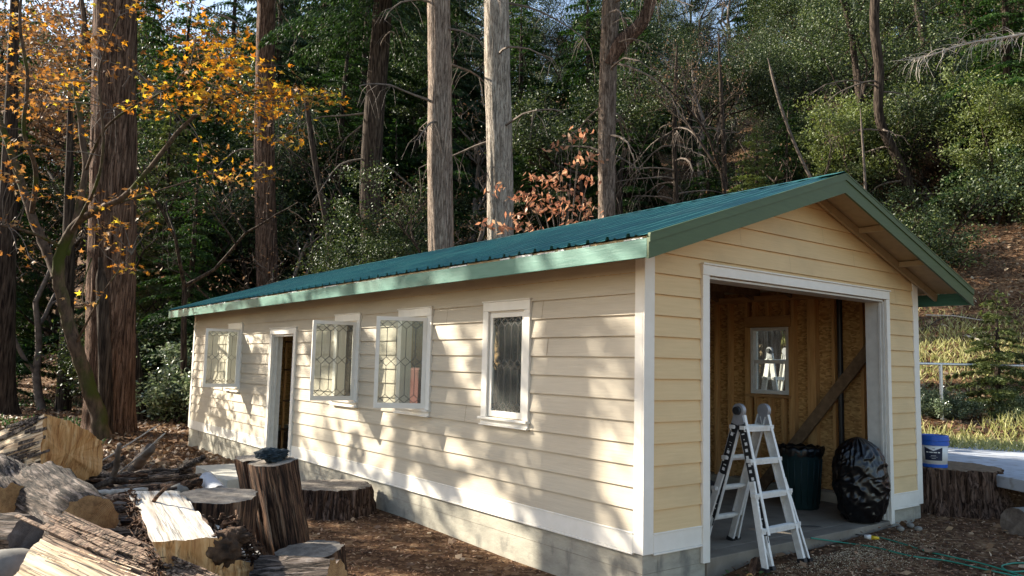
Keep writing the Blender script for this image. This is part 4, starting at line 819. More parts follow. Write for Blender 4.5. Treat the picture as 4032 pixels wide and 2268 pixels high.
# lower rounds that carry the pile
for a_, b_, r_, lab, sd in ((( -4.0, .95, -.22), (-3.2, .75, -.24), .21, 'log buried at the foot of the long split slab', 1.), ((-3.75, 2.0, -.2), (-3.0, 2.3, -.2), .22, 'buried log under the fat grey round', 2.), ((-3.0, 1.1, -.2), (-2.5, 1.6, -.2), .2, 'buried log under the white split log', 3.)):
    roundlog('round_log', a_, b_, r_, r_, lab, 'log_bark', 'end_dark', sd+20, group=GP)
for k, (x, y, r_, ln, a_) in enumerate(((240, 1345, .05, .5, .3), (190, 1380, .06, .6, -.2), (300, 1400, .05, .5, .8), (20, 1400, .07, .5, .1), (130, 1375, .05, .4, 1.1), (400, 1270, .05, .5, .5), (310, 1310, .045, .5, .2))):
    p = at(x, y, 6.3 if y < 1330 else 5.6); roundlog('firewood_stick', p, p+np.array([ln*math.cos(a_-.9), ln*math.sin(a_-.9), .03]), r_, r_*.8, ['dark stick wedged in the gap', 'thick broken stick wedged in the gap', 'short stick', 'stub', 'thin stick', 'dark stick behind', 'dark stick end'][k]+' '+['beside the grey round', 'under the split slab', 'beneath the white split log', 'below the left cut log', 'below the fat grey round', 'the leaning bark strip', 'touching the grey round'][k], 'log_bark', 'end_dark', k+30., cat='stick', group='sticks in the gaps of the pile', n=8, step=.03, amp=.01)
# ------------------------------------------------------------------ right hand yard
p0 = at(2556, 1322, 8.2); roundlog('grey_log', p0-np.array([.0, .0, 0]), p0+np.array([1.1, -.35, .02]), .185, .185, 'smooth grey log with a dark sawn end at the right edge', 'stone', 'end_dark', 5.5, amp=.004, irr=.02, cat='log')
bk = at(2351, 1168, 9.55); bz = cb[2]+.012
bu = empty('bucket', (bk[0], bk[1], bz), 'white bucket with blue lid and navy label standing on the dark stump', 'bucket')
mb = MB(); mb.lathe([(.140, .035), (.156, .30)], (bk[0], bk[1], bz), 40); mb.build('bucket_body', M['white'], parent=bu, smooth=True)
mb = MB(); mb.lathe([(.134, 0), (.142, .0), (.1435, .036), (.139, .04)], (bk[0], bk[1], bz), 40); mb.build('bucket_base', M['blue'], parent=bu, smooth=False)
mb = MB(); mb.lathe([(.158, .262), (.166, .266), (.166, .300), (.161, .304), (.161, .318), (.170, .322), (.170, .345), (.163, .349), (.163, .372), (.157, .384), (.12, .386), (.118, .378)], (bk[0], bk[1], bz), 40); mb.build('bucket_lid', M['blue'], parent=bu)
def patch(name, mat, th0, th1, z0, z1, off, n=14, z1b=None):
    mb = MB(); V = []
    for i in range(n+1):
        th = th0+(th1-th0)*i/n; tt = z1 if z1b is None else (z1b+(z1-z1b)*abs(i/n*2-1))
        for z in (z0, tt): r_ = .140+(z-.035)/.265*.016+off; V.append((bk[0]+r_*math.cos(th), bk[1]+r_*math.sin(th), bz+z))
    mb.add(V, [(2*i, 2*i+2, 2*i+3, 2*i+1) for i in range(n)]); return mb.build(name, mat, parent=bu)
tc_ = math.atan2(CAM[1]-bk[1], CAM[0]-bk[0])
patch('bucket_label', M['navy'], tc_-.75, tc_+.62, .085, .245, .0012, z1b=.200)
lb = MB()
for z0, z1, a, b in ((.176, .188, -.6, -.42), (.176, .188, -.36, -.1), (.176, .188, -.05, .2), (.176, .188, .27, .42), (.140, .144, -.25, .12), (.126, .128, -.35, .25), (.108, .111, -.2, .1)):
    n = 4; V = []
    for i in range(n+1):
        th = tc_+a+(b-a)*i/n
        for z in (z0, z1): r_ = .140+(z-.035)/.265*.016+.0024; V.append((bk[0]+r_*math.cos(th), bk[1]+r_*math.sin(th), bz+z))
    lb.add(V, [(2*i, 2*i+2, 2*i+3, 2*i+1) for i in range(n)])
lb.build('label_print', M['white'], parent=bu)
patch('label_tab', M['hinge'], tc_-.12, tc_+.06, .222, .232, .003)
# pale deck
Q = [hitz(2390, 1172, .33), hitz(2700, 1232, .33), hitz(2700, 1128, .33), hitz(2240, 1082, .33), hitz(2240, 1140, .33)]
mb = MB(); mb.add([(*q[:2], .33) for q in Q]+[(*q[:2], .19) for q in Q], [(0, 1, 2, 3, 4), (9, 8, 7, 6, 5)]+[(i, i+5, (i+1) % 5+5, (i+1) % 5) for i in range(5)])
pdk = tag(mb.build('boarded_pad', M['pad'], bevel=.01), kind='structure')
mb = MB(); a_, b_ = Vector(hitz(2400, 1184, .22)), Vector(hitz(2700, 1248, .22)); mb.beam(a_, b_, .10, .07); tag(mb.build('kerb_timber', M['pad'], loc=a_), 'pale timber lying along the near edge of the grey pad', 'timber')
mb = MB(); a_, b_ = Vector(hitz(2480, 1215, .12)), Vector(hitz(2700, 1252, .12)); mb.beam(a_, b_, .07, .05); tag(mb.build('kerb_timber', M['stud'], loc=a_), 'brown timber on the soil in front of the grey pad', 'timber')
# pipe fence
pb = at(2364, 1072, 15.0); pt = at(2366, 916, 15.0); fr = empty('pipe_rail_fence', (pb[0], pb[1], gz(pb[0], pb[1])), 'low fence of galvanised pipe at the foot of the grassy slope', 'fence')
rdir = at(2500, 918, 15.4)-at(2315, 914, 14.9)
mb = MB(); mb.tube([Vector(pt-rdir*1.6), Vector(pt+rdir*1.35)], .026, 12); mb.build('top_rail', M['steel'], parent=fr)
for k in (-1.5, 0, 1.3):
    q = pt+rdir*k; mb = MB(); mb.tube([(q[0], q[1], gz(q[0], q[1])-.2), tuple(q)], .034, 12); mb.build('fence_post', M['steel'], parent=fr)
# cords on the ground
def cord(name, pts, r_, mat, label, cat='cord'):
    P3 = []
    for x, y in pts: q = hitz(x, y, -.13); g_ = max(gz(q[0], q[1]), -.126 if (0 < q[0] < 4.7 and q[1] > 0) else -9); q = hitz(x, y, g_+r_); g_ = max(gz(q[0], q[1]), -.126 if (0 < q[0] < 4.7 and q[1] > 0) else -9); q = hitz(x, y, g_+r_); P3.append(Vector((q[0], q[1], g_+r_+.006)))
    fine = []
    for i in range(len(P3)-1):
        p0_, p1_, p2_, p3_ = P3[max(i-1, 0)], P3[i], P3[i+1], P3[min(i+2, len(P3)-1)]
        for q in range(6): t = q/6; fine.append(.5*((2*p1_)+(-p0_+p2_)*t+(2*p0_-5*p1_+4*p2_-p3_)*t*t+(-p0_+3*p1_-3*p2_+p3_)*t**3))
    fine.append(P3[-1]); mb = MB(); mb.tube(fine, r_, 8); return tag(mb.build(name, mat, smooth=True, loc=P3[0]), label, cat)
cord('extension_cord', [(2040, 1355), (2110, 1365), (2200, 1378), (2290, 1400), (2380, 1412), (2460, 1430), (2560, 1452)], .007, M['gcord'], 'green cord on the ground running right from the ladder')
cord('extension_cord', [(2208, 1352), (2260, 1366), (2330, 1388), (2400, 1404), (2480, 1422), (2600, 1460)], .007, M['gcord'], 'green cord running right from the yellow plug')
cord('extension_cord', [(1900, 1318), (1960, 1326), (2050, 1325), (2110, 1338), (2178, 1350)], .0055, M['blk'], 'dark cord crossing the slab to the yellow plug')
cord('extension_cord', [(2600, 1420), (2555, 1418), (2520, 1426), (2545, 1440), (2600, 1436)], .007, M['gcord'], 'loop of green cord at the lower right edge')
pg = hitz(2190, 1352, -.12); pl_ = empty('cord_plug', tuple(pg), 'yellow and clear cord plug lying on the slab edge', 'plug')
q0, q1, q2 = [Vector(hitz(x, y, -.115)) for x, y in ((2176, 1349), (2192, 1352), (2212, 1354))]
mb = MB(); mb.tube([q0, q1], [.02, .022], 12); mb.build('plug_socket', M['white'], parent=pl_, smooth=True); mb = MB(); mb.tube([q1, q2], [.022, .012], 12); mb.build('plug_grip', M['yellow'], parent=pl_, smooth=True)
a_, b_ = at(1860, 1418, 6.55), at(1975, 1372, 6.9)
roundlog('broken_branch', (.98, -.30, -.23), (1.32, -.12, -.20), .035, .05, 'broken barky branch stub lying against the slab edge by the ladder', 'log_bark_b', 'wood_tan', 12.5, cat='branch', n=9, amp=.008, step=.015)
# loose stones by the right corner
for k, (x, y) in enumerate(((2290, 1322), (2265, 1330), (2310, 1330))):
    p = hitz(x, y, -.14); tag(blob('small_rock', p, (.045, .035, .025), M['stone'], k*3., .2, 1.5, 0, loc=tuple(p), res=3), 'small rock at the foot of the right shed corner', 'rock', 'small rocks at the shed corner')

r9 = np.random.default_rng(91); dbx = MB()
for k in range(520):
    x = r9.uniform(-4.3, -1.4); y = r9.uniform(.8, 8.0); z = gz(x, y)+.25*max(0, 1-((x+3.2)/1.3)**2)*(1 if y < 4 else .5)+.02; a = r9.uniform(0, 6.28); l_ = r9.uniform(.04, .26); q = Vector((x, y, z)); d = Vector((math.cos(a), math.sin(a), r9.uniform(-.25, .25)))*l_*.5
    dbx.beam(q-d, q+d, r9.uniform(.008, .035), r9.uniform(.004, .014), up=(r9.normal(), r9.normal(), 1))
tag(dbx.build('wood_debris', M['log_bark_b']), kind='stuff')

rl = random.Random(55)
for k in range(26):
    x0 = rl.uniform(215, 440); y0 = rl.uniform(1196, 1300); p = Vector(hitz(x0, y0, rl.uniform(-.22, -.05))); a = rl.gauss(-.35, .5); L_ = rl.uniform(.35, 1.1); d = Vector((math.cos(a), math.sin(a), rl.uniform(-.06, .10))); r_ = rl.choice((.012, .018, .03, .04)); mb = MB()
    mb.tube([p-d*L_/2, p-d*L_*.15+Vector((0, 0, rl.uniform(-.03, .03))), p+d*L_*.2+Vector((0, 0, rl.uniform(-.03, .03))), p+d*L_/2], [r_, r_*.95, r_*.85, r_*.6], 8); tag(mb.build('loose_stick', M[rl.choice(('log_bark', 'twig', 'wood_grey', 'log_bark_b', 'bark_dark'))], loc=p), 'loose stick in the jumble of branches behind the white split log', 'stick', 'loose sticks in the jumble behind the white split log')
mb = MB()
for k in range(170):
    f = rl.random(); p = Vector(at(560, 1300, 5.25)).lerp(Vector(at(660, 1425, 4.98)), f)+Vector((rl.gauss(0, .035), rl.gauss(0, .035), rl.gauss(.0, .02))); d = Vector((rl.gauss(0, 1), rl.gauss(0, 1), rl.gauss(0, .8)))*.022; mb.beam(p-d, p+d, rl.uniform(.008, .03), rl.uniform(.003, .008), up=(rl.random(), rl.random(), 1))
o = mb.build('bark_flakes', M['log_bark_b']); o.parent = big; o.matrix_parent_inverse = big.matrix_world.inverted()

rs_ = random.Random(66)
def splinters(host, A, B, C, n, mat, name, l0, l1, wmax):
    A, B, C = Vector(A), Vector(B), Vector(C); ax = (B-A).normalized(); nn = (B-A).cross(C-A).normalized(); nn = nn if nn.z > 0 else -nn; q = MB()
    for _ in range(n):
        u, v_ = rs_.random(), rs_.random(); p = A+(B-A)*u+(C-A)*v_+nn*rs_.uniform(.0, .018); L_ = rs_.uniform(l0, l1); e = ax+nn*rs_.uniform(-.03, .05)+(C-A).normalized()*rs_.gauss(0, .04); w_ = rs_.uniform(.004, wmax)
        q.beam(p-e*L_*.5, p+e*L_*.5, w_, w_*.5, up=nn)
    o = q.build(name, mat); o.parent = host; o.matrix_parent_inverse = host.matrix_world.inverted()
slab_ = [o for o in bpy.data.objects if o.get('label', '').startswith('long splintery')][0]
splinters(slab_, at(160, 1287, 5.12), at(560, 1455, 4.42), at(122, 1338, 4.93), 46, M['wood_grey'], 'splinters', .25, .8, .024)
splinters(slab_, at(100, 1352, 4.86), at(520, 1490, 4.2), at(60, 1420, 4.62), 7, M['wood_pale'], 'splinters', .2, .5, .008)
blk_ = [o for o in bpy.data.objects if o.get('label', '').startswith('huge split block')][0]
splinters(blk_, at(112, 1041, 9.27), at(10, 1080, 9.75), at(102, 1150, 9.05), 36, M['log_bark'], 'bark_strips', .2, .7, .05)
SHADE_CEDARS = [(-7, 11.3, .85), (-7.3, 14.4, .85), (-10.5, 15.2, 1.1), (-8.2, 18.6, .85), (-9.5, 26.6, .72)]
SHADE_DENS = 90
SHADE_MAPLES = [(-8, 18.6, .8)]
# ------------------------------------------------------------------ trees
def trunk_mesh(name, pts, rad, mat, parent, n=64, ridge=.07, step=.12, flare=0, fr=3.0):
    """fluted trunk along a polyline; pts world"""
    pts = np.array(pts, float); seg = np.linalg.norm(np.diff(pts, axis=0), axis=1); cum = np.concatenate([[0], np.cumsum(seg)]); nz = max(8, int(cum[-1]/step)); ss = np.linspace(0, cum[-1], nz+1)
    C = np.stack([np.interp(ss, cum, pts[:, i]) for i in range(3)], 1); Rr = np.interp(ss, cum, rad)
    k = 5
    for _ in range(2): Cp = np.concatenate([np.repeat(C[:1], k, 0), C, np.repeat(C[-1:], k, 0)]); Cs = np.stack([np.convolve(Cp[:, i], np.ones(2*k+1)/(2*k+1), 'valid') for i in range(3)], 1); Cs[0], Cs[-1] = C[0], C[-1]; C = Cs
    T = nrm(np.gradient(C, axis=0)); A = np.cross(T, [0.3, 1, .1]); A = nrm(A); B = np.cross(T, A); a = np.linspace(0, 2*math.pi, n, endpoint=False); V = []
    sd = pts[0, 0]*3+pts[0, 1]
    for i in range(nz+1):
        q = np.stack([np.cos(a)*fr, np.sin(a)*fr, a*0+ss[i]*.22+sd], 1); rg = -np.abs(fbm(q*2.4, 3))*1.6+fbm(q*.5, 2)*1.1
        r_ = Rr[i]*(1+ridge*(rg+.35)+flare*math.exp(-ss[i]/.55)*(1+.5*np.sin(a*5+sd))); V.append(C[i]+A[i]*(np.cos(a)*r_)[:, None]+B[i]*(np.sin(a)*r_)[:, None])
    mb = MB(); mb.add(np.concatenate(V), [(i*n+k, i*n+(k+1) % n, (i+1)*n+(k+1) % n, (i+1)*n+k) for i in range(nz) for k in range(n)]); return mb.build(name, mat, parent=parent, smooth=True)
def spray_crown(h0, H, Rm, nb, dens, droop, leafL, leafW, seed, hang=.3, power=.75, clump=1.0, hole=None):
    r = np.random.default_rng(seed); out = []; br = MB()
    for i in range(nb):
        u = (i+r.uniform())/nb; h = h0+(H-h0)*u; L = (Rm*(1-u)**power+.12*Rm*.5)*r.uniform(.65, 1.15); az = i*2.399+r.uniform(-.4, .4)
        d = np.array([math.cos(az), math.sin(az), 0]); s_ = np.array([-d[1], d[0], 0]); up0 = .15 if u > .7 else -.05; dr = droop*r.uniform(.7, 1.3)*(1-.6*u)
        n = int(dens*L*L*1.2)+30; s = r.uniform(size=n)**.6; k = np.round(s*L/.16)*.16/L if clump else s; s = np.clip(k+r.normal(size=n)*.012, .05, 1); t = r.uniform(-1, 1, n)
        wd = .34*L*(1-s*.8)+.07; pos = np.array([0, 0, h])+d*(s*L)[:, None]+s_*(t*wd)[:, None]+d*(np.abs(t)*wd*.35)[:, None]
        pos[:, 2] += up0*L*s-dr*L*s*s-hang*np.abs(t)*wd+r.normal(size=n)*.025
        ld = d[None]*.75+s_[None]*np.sign(t)[:, None]*.8+r.normal(size=(n, 3))*.35; ld[:, 2] -= hang*1.2
        if hole is not None: kk = fbm(pos*hole[0]+seed, 2) > hole[1]; pos, ld, n = pos[kk], ld[kk], int(kk.sum())
        out.append(diamonds(pos, ld, leafL*r.uniform(.6, 1.3, n), leafW*r.uniform(.7, 1.3, n), .45, r))
        if L > .5: br.tube([(0, 0, h), tuple(np.array([0, 0, h])+d*L*.5+np.array([0, 0, up0*L*.5-dr*L*.25])), tuple(np.array([0, 0, h])+d*L*.95+np.array([0, 0, up0*L*.95-dr*L*.9]))], [.012+.012*L, .008+.006*L, .004], 4, cap=False)
    return np.concatenate(out), br
def proto_fir(name, seed, H, R, lab, mt, h0=.06, nb=60, dens=300, droop=.28, lL=.11, lW=.034, hang=.3, bark='bark_dark', cat='tree', hole=None, power=.75):
    root = empty(name, (0, 0, 0), lab, cat)
    V, br = spray_crown(H*h0, H, R, nb, dens, droop, lL, lW, seed, hang, power, hole=hole)
    npmesh('crown', V, 4, M[mt], root); r0 = .012*H+.03
    br.tube([(0, 0, -.3), (0, .02, H*.3), (.03, 0, H*.7), (0, 0, H)], [r0*1.2, r0*.9, r0*.5, .01], 10); br.build('trunk', M[bark], parent=root, smooth=True); return root
GAP = -.13
def proto_broad(name, seed, H, R, lab, mt, stems=3, nleaf=22000, lL=.085, lW=.042, bark='bark_dark', cat='tree', low=.25, depth=4, tuft=.36, leanf=.25):
    r = np.random.default_rng(seed); rd = random.Random(seed); root = empty(name, (0, 0, 0), lab, cat); br = MB(); tips = []
    def grow(p, d, L, rad, lv):
        n = 5; pts = [p]; 
        for i in range(n):
            d = (d+Vector((rd.gauss(0, .16), rd.gauss(0, .16), rd.gauss(.03, .08)))).normalized(); p = p+d*L/n; pts.append(p)
            if lv <= 2: tips.append(tuple(p))
        br.tube(pts, [rad*(1-.45*i/n) for i in range(n+1)], 6 if lv > 2 else 4, cap=False)
        if lv > 0:
            for _ in range(rd.choice((2, 3, 3))):
                q = pts[rd.randint(2, n)]; a = Vector((rd.gauss(0, 1), rd.gauss(0, 1), rd.gauss(.25, .5))).normalized(); grow(q, (d*.75+a*.85).normalized(), L*rd.uniform(.5, .78), rad*.52, lv-1)
    for i in range(stems):
        a = i*2.4+rd.random(); grow(Vector((math.cos(a)*.1, math.sin(a)*.1, -.2)), Vector((math.cos(a)*leanf, math.sin(a)*leanf, 1)).normalized(), H*rd.uniform(.36, .5), .02+.014*H/math.sqrt(stems), depth)
    T = np.array(tips); T = T[T[:, 2] > H*low]; c = r.integers(0, len(T), nleaf); pos = T[c]+r.normal(size=(nleaf, 3))*tuft*np.array([1, 1, .7])*r.uniform(.3, 1, (nleaf, 1))
    kk = fbm(pos*1.9+seed, 2)+r.uniform(-.1, .1, len(pos)) > GAP; pos = pos[kk]; nleaf = len(pos)
    npmesh('crown', diamonds(pos, r.normal(size=(nleaf, 3))*np.array([1, 1, .6])+np.array([0, 0, -.35]), lL*r.uniform(.6, 1.4, nleaf), lW*r.uniform(.7, 1.3, nleaf), 1.3, r), 4, M[mt], root)
    br.build('trunk', M[bark], parent=root, smooth=True); return root
L_FIR = 'green fir among the trees growing on the wooded hillside behind the shed'
L_OAK = 'leafy evergreen broadleaf tree among the trees on the wooded hillside behind the shed'
L_BARE = 'thin bare dark stemmed tree among the trees on the wooded hillside'
G_FIR, G_OAK, G_BARE = 'firs on the wooded hillside', 'broadleaf trees on the wooded hillside', 'bare trees on the wooded hillside'
firs = [proto_fir('fir_tree', 21, 11, 2.6, L_FIR, 'fir', .10, 85, 340, .32), proto_fir('fir_tree', 22, 15, 3.0, L_FIR, 'cedar', .22, 90, 300, .5, hang=.7, lL=.15), proto_fir('fir_tree', 23, 6.5, 1.8, L_FIR, 'fir', .05, 60, 420, .25)]
oaks = [proto_broad('evergreen_oak', 31, 8.0, 3, L_OAK, 'oak', 3, 30000, low=.25), proto_broad('evergreen_oak', 32, 10.5, 3.5, L_OAK, 'oak', 2, 34000, low=.35, tuft=.5), proto_broad('evergreen_oak', 33, 5.0, 2.5, L_OAK, 'oak', 4, 24000, low=.1)]
bares = [proto_broad('bare_tree', 41, 9.5, 3, L_BARE, 'brownleaf', 1, 900, lL=.08, low=.3, depth=5, bark='twig', leanf=.12), proto_broad('bare_tree', 42, 8, 3, L_BARE, 'brownleaf', 2, 600, low=.3, depth=5, bark='bark_dark', leanf=.35)]
for g_, o_ in ((G_FIR, firs), (G_OAK, oaks), (G_BARE, bares)):
    for o in o_: o['group'] = g_
used = set(); placed = []
def put_tree(pr, x, y, s, label=None, group=None, rz=None, sz=None):
    z = gz(x, y)-.1; rz = random.uniform(0, 6.28) if rz is None else rz; sc = (s, s, s*(sz or random.uniform(.9, 1.15)))
    if pr.name not in used:
        used.add(pr.name); pr.location = (x, y, z); pr.rotation_euler = (0, 0, rz); pr.scale = sc; o = pr
        if label: o['label'] = label; 
        if group: o['group'] = group
    else: o = copy_thing(pr, (x, y, z), rz, sc, label, group)
    return o
def polar(px, dep): q = at(px, 700, dep); return q[0], q[1]
LIT = [(12, 0, 1.2), (13.5, 2, 1.5), (15, -1, 2.5), (17, 3, 3.5), (11, 2.5, .4), (8.2, 13.0, 5), (8.2, 13.0, 9), (6.8, 14, 7), tuple(at(1905, 430, 24)), tuple(at(2080, 280, 30)), tuple(at(2480, 200, 27)), tuple(at(400, 150, 30)), tuple(at(452, 780, 22.5)), tuple(at(560, 180, 15.3)), tuple(at(100, 150, 17)), tuple(at(1420, 500, 18.6))]
def blocks(x, y, H, Rr):
    for p in LIT:
        dx, dy = x-p[0], y-p[1]; t = (dx*SUN.x+dy*SUN.y)/(SUN.x**2+SUN.y**2); lat = abs(dx*SUN.y-dy*SUN.x)/math.hypot(SUN.x, SUN.y)
        if t > 1.5 and lat < Rr*1.25 and p[2]+SUN.z*t < gz(x, y)+H*.9: return True
    return False
L_BR = 'brown leaved twiggy oak in the dim woods beyond the redwood'
brown = proto_broad('brown_oak', 35, 10, 3, L_BR, 'brownleaf', 2, 8000, lL=.13, lW=.08, low=.2, depth=5, tuft=.5); brown['group'] = 'brown oaks in the woods beyond the redwood'
HT = {brown.name: (10, 2.4)}
for lst, hs in ((firs, ((11, 1.9), (15, 2.2), (6.5, 1.4))), (oaks, ((8, 2.2), (10, 2.6), (5, 1.8))), (bares, ((8, .3), (7, .3)))):
    for o, h_ in zip(lst, hs): HT[o.name] = h_
# forest: jittered rows across the view
rs = random.Random(99)
for dep, gap in ((23.5, 3.1), (27, 3.0), (31, 3.2), (35.5, 3.4), (41, 3.8), (47, 4.2), (54, 4.8), (62, 5.6), (72, 6.5), (84, 5.6), (97, 6.2), (108, 6.5)):
    px = -60+rs.uniform(0, 100)
    while px < 2900:
        d = dep+rs.uniform(-1.6, 1.6); x, y = polar(px, d); h = hcoord(x, y); px += gap*rs.uniform(.75, 1.3)/d*FPX/1.565
        if x < 6.5 and y < 15.5: continue
        right = px > 2150
        if right and h < 13 : continue
        if px > 1500 and not right and h < 9.5: continue
        if px < 520 and dep < 26: continue
        k = rs.random(); far = dep > 40
        if px < 520: pr = rs.choice((oaks[0], brown, bares[1], brown, bares[0], brown) if k < .8 else (firs[0],))
        elif px < 1350: pr = rs.choice((firs[0], firs[1], firs[2], oaks[1], oaks[0], firs[1], bares[1]))
        else: pr = rs.choice((oaks[0], oaks[1], oaks[2], firs[0], firs[2], bares[0], bares[1], oaks[1]))
        if dep < 26 and pr in (firs[1], oaks[1]) and rs.random() < .5: pr = firs[2]
        if blocks(x, y, *HT[pr.name]): pr = rs.choice(bares) if rs.random() < .4 else firs[2]
        if blocks(x, y, *HT[pr.name]): continue
        put_tree(pr, x, y, rs.uniform(.8, 1.25)*(1.15+max(0, dep-50)*.017 if far else 1)*(1.2 if px < 1500 and dep > 30 else 1)*(1.35 if px < 620 and dep > 34 else 1), rz=rs.uniform(0, 6.28))
# understorey bushes that close the gaps on the slope
L_UND = 'small leafy evergreen bush in the undergrowth on the wooded hillside'
und = proto_broad('hillside_bush', 36, 3.0, 2, L_UND, 'oak', 5, 15000, lL=.085, lW=.045, low=.05, depth=3, tuft=.4, cat='bush'); und['group'] = 'bushes in the hillside undergrowth'
for dep in (24, 27.5, 31, 35, 40, 46, 53, 61):
    px = 300+rs.uniform(0, 100)
    while px < 2800:
        d = dep+rs.uniform(-1.6, 1.6); x, y = polar(px, d); h = hcoord(x, y); px += 3.2*rs.uniform(.7, 1.4)/d*FPX/1.565*(dep/40+.4)
        if (x < 6.5 and y < 15.5) or (px > 2150 and h < 7.5) or (px > 1500 and h < 9.5) or blocks(x, y, 3, 1.5): continue
        put_tree(und, x, y, rs.uniform(.7, 1.4)*(1+max(0, dep-40)*.012), rz=rs.uniform(0, 6.28))
# ---- named big trunks
def bigtree(name, pts, dep, w0, w1, H, mat, label, cat='tree', crown=None, flare=.18, seed=1, dead=True, ridge=.10, hc=17, lean=(0, 0)):
    """pts: (x, y) of the trunk axis top to bottom in the photo; w in pixels of 2576"""
    P3 = [at(x, y, dep) for x, y in pts][::-1]; base = P3[0]; t = (P3[1]-P3[0]); 
    b = P3[0].copy(); g_ = gz(b[0], b[1])
    if b[2] > g_: P3.insert(0, np.array([b[0], b[1], g_])+ (b-P3[1])*np.array([1, 1, 0])*((b[2]-g_)/max(.1, P3[1][2]-b[2])))
    P3[0][2] = gz(P3[0][0], P3[0][1])-.25; top = P3[-1]; dr_ = nrm(P3[-1]-P3[-2]); ex = max(.5, H-top[2]); P3.append(top+dr_*ex/max(.5, dr_[2]))
    k = 1.565/FPX*dep/2; n = len(P3); zz = np.array([p[2] for p in P3]); rad = [w0*k+(w1-w0)*k*min(1, (z-zz[0])/(zz[-2]-zz[0]+.01)) for z in zz]; rad[-1] = rad[-2]*.35
    root = empty(name, P3[0], label, cat); trunk_mesh('trunk', P3, rad, mat, root, flare=flare, ridge=ridge)
    rd = random.Random(seed); br = MB(); P3a = np.array(P3)
    def axis(z): return np.array([np.interp(z, P3a[:, 2], P3a[:, i]) for i in range(3)])
    if dead:
        for _ in range(15):
            z = rd.uniform(7.5, H*.8); c = Vector(axis(z)); a = rd.uniform(0, 6.28); L = rd.uniform(1.2, 3.4); d = Vector((math.cos(a), math.sin(a), rd.uniform(-.1, .35))); p = c; pts_ = [p]
            for i in range(7): d = (d+Vector((rd.gauss(0, .2), rd.gauss(0, .2), -.13+rd.gauss(0, .1)))).normalized(); p = p+d*L/7; pts_.append(p)
            br.tube(pts_, [.035*(1-i/8)+.006 for i in range(8)], 5, cap=False)
            for _ in range(7):
                q = pts_[rd.randint(2, 7)]; e = Vector((rd.gauss(0, 1), rd.gauss(0, 1), -.8)).normalized(); br.tube([q, q+e*.35, q+e*.6+Vector((0, 0, -.3))], [.009, .006, .003], 4, cap=False)
        br.build('dead_branches', M['twig'], parent=root)
    if crown:
        V, b2 = spray_crown(hc, H, 3.4, 55, crown, .45, .17, .05, seed+50, .8, .5); ax = axis(hc+3); V = V+np.array([ax[0]-P3[0][0], ax[1]-P3[0][1], -P3[0][2]*1.0]); npmesh('crown', V, 4, M['cedar'], root)
    return root
bigtree('redwood_tree', [(293, -60), (288, 150), (284, 400), (280, 650), (277, 850), (276, 1000), (276, 1092)], 19.3, 112, 92, 24, M['bark_red'], 'massive redwood trunk standing left of the shed behind the mossy maple', crown=60, flare=.16, seed=3, hc=16.5, ridge=.13)
bigtree('cedar_tree', [(672, -60), (668, 120), (664, 400), (668, 560), (672, 705), (673, 760)], 29, 56, 44, 24, M['bark_red'], 'dark reddish trunk rising beyond the far end of the shed roof', crown=60, seed=5, hc=17)
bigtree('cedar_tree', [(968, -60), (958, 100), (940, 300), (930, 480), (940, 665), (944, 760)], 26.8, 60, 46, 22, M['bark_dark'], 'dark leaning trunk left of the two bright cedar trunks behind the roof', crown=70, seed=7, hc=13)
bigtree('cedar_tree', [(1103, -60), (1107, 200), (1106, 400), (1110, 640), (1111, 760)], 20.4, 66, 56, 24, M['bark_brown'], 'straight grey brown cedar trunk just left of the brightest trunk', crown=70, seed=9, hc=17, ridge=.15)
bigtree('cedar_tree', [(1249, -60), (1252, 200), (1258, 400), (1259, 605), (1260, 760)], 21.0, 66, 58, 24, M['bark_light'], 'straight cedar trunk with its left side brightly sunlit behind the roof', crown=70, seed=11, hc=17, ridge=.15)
bigtree('cedar_tree', [(1540, -60), (1536, 30), (1530, 150), (1526, 350), (1526, 550), (1527, 700)], 23.0, 42, 42, 22, M['bark_grey'], 'slender grey trunk with a thick hooked limb behind the middle of the roof', crown=70, seed=13, hc=17)
hk = bpy.data.objects[-1] if False else [o for o in bpy.data.objects if o.get('label', '').startswith('slender grey trunk')][0]
trunk_mesh('hooked_limb', [at(x, y, 22.9) for x, y in ((1530, 165), (1548, 110), (1580, 92), (1612, 70), (1634, 30), (1640, -20), (1640, -90))], [.18, .24, .22, .20, .18, .16, .12], M['bark_red'], hk, n=32, step=.08)
bigtree('dark_tree', [(18, 600), (10, 850), (5, 1000), (14, 1062)], 24, 60, 40, 14, M['bark_dark'], 'dark trunk base cut by the left edge behind the wood pile', seed=15, dead=False)
bigtree('dark_tree', [(300, 650), (322, 800), (345, 950), (352, 1055)], 23, 30, 24, 14, M['bark_dark'], 'dark leaning trunk just right of the massive redwood', seed=17, dead=False)
bigtree('dark_tree', [(255, 700), (262, 850), (268, 1000), (262, 1085)], 18.6, 36, 26, 3.5, M['bark_dark'], 'dark stem behind the mossy maple at the foot of the redwood', seed=18, dead=False)
bigtree('dark_tree', [(172, 640), (170, 800), (165, 905), (162, 960)], 26, 34, 28, 10, M['bark_dark'], 'dark trunk left of the mossy maple in the shade', seed=18, dead=False)
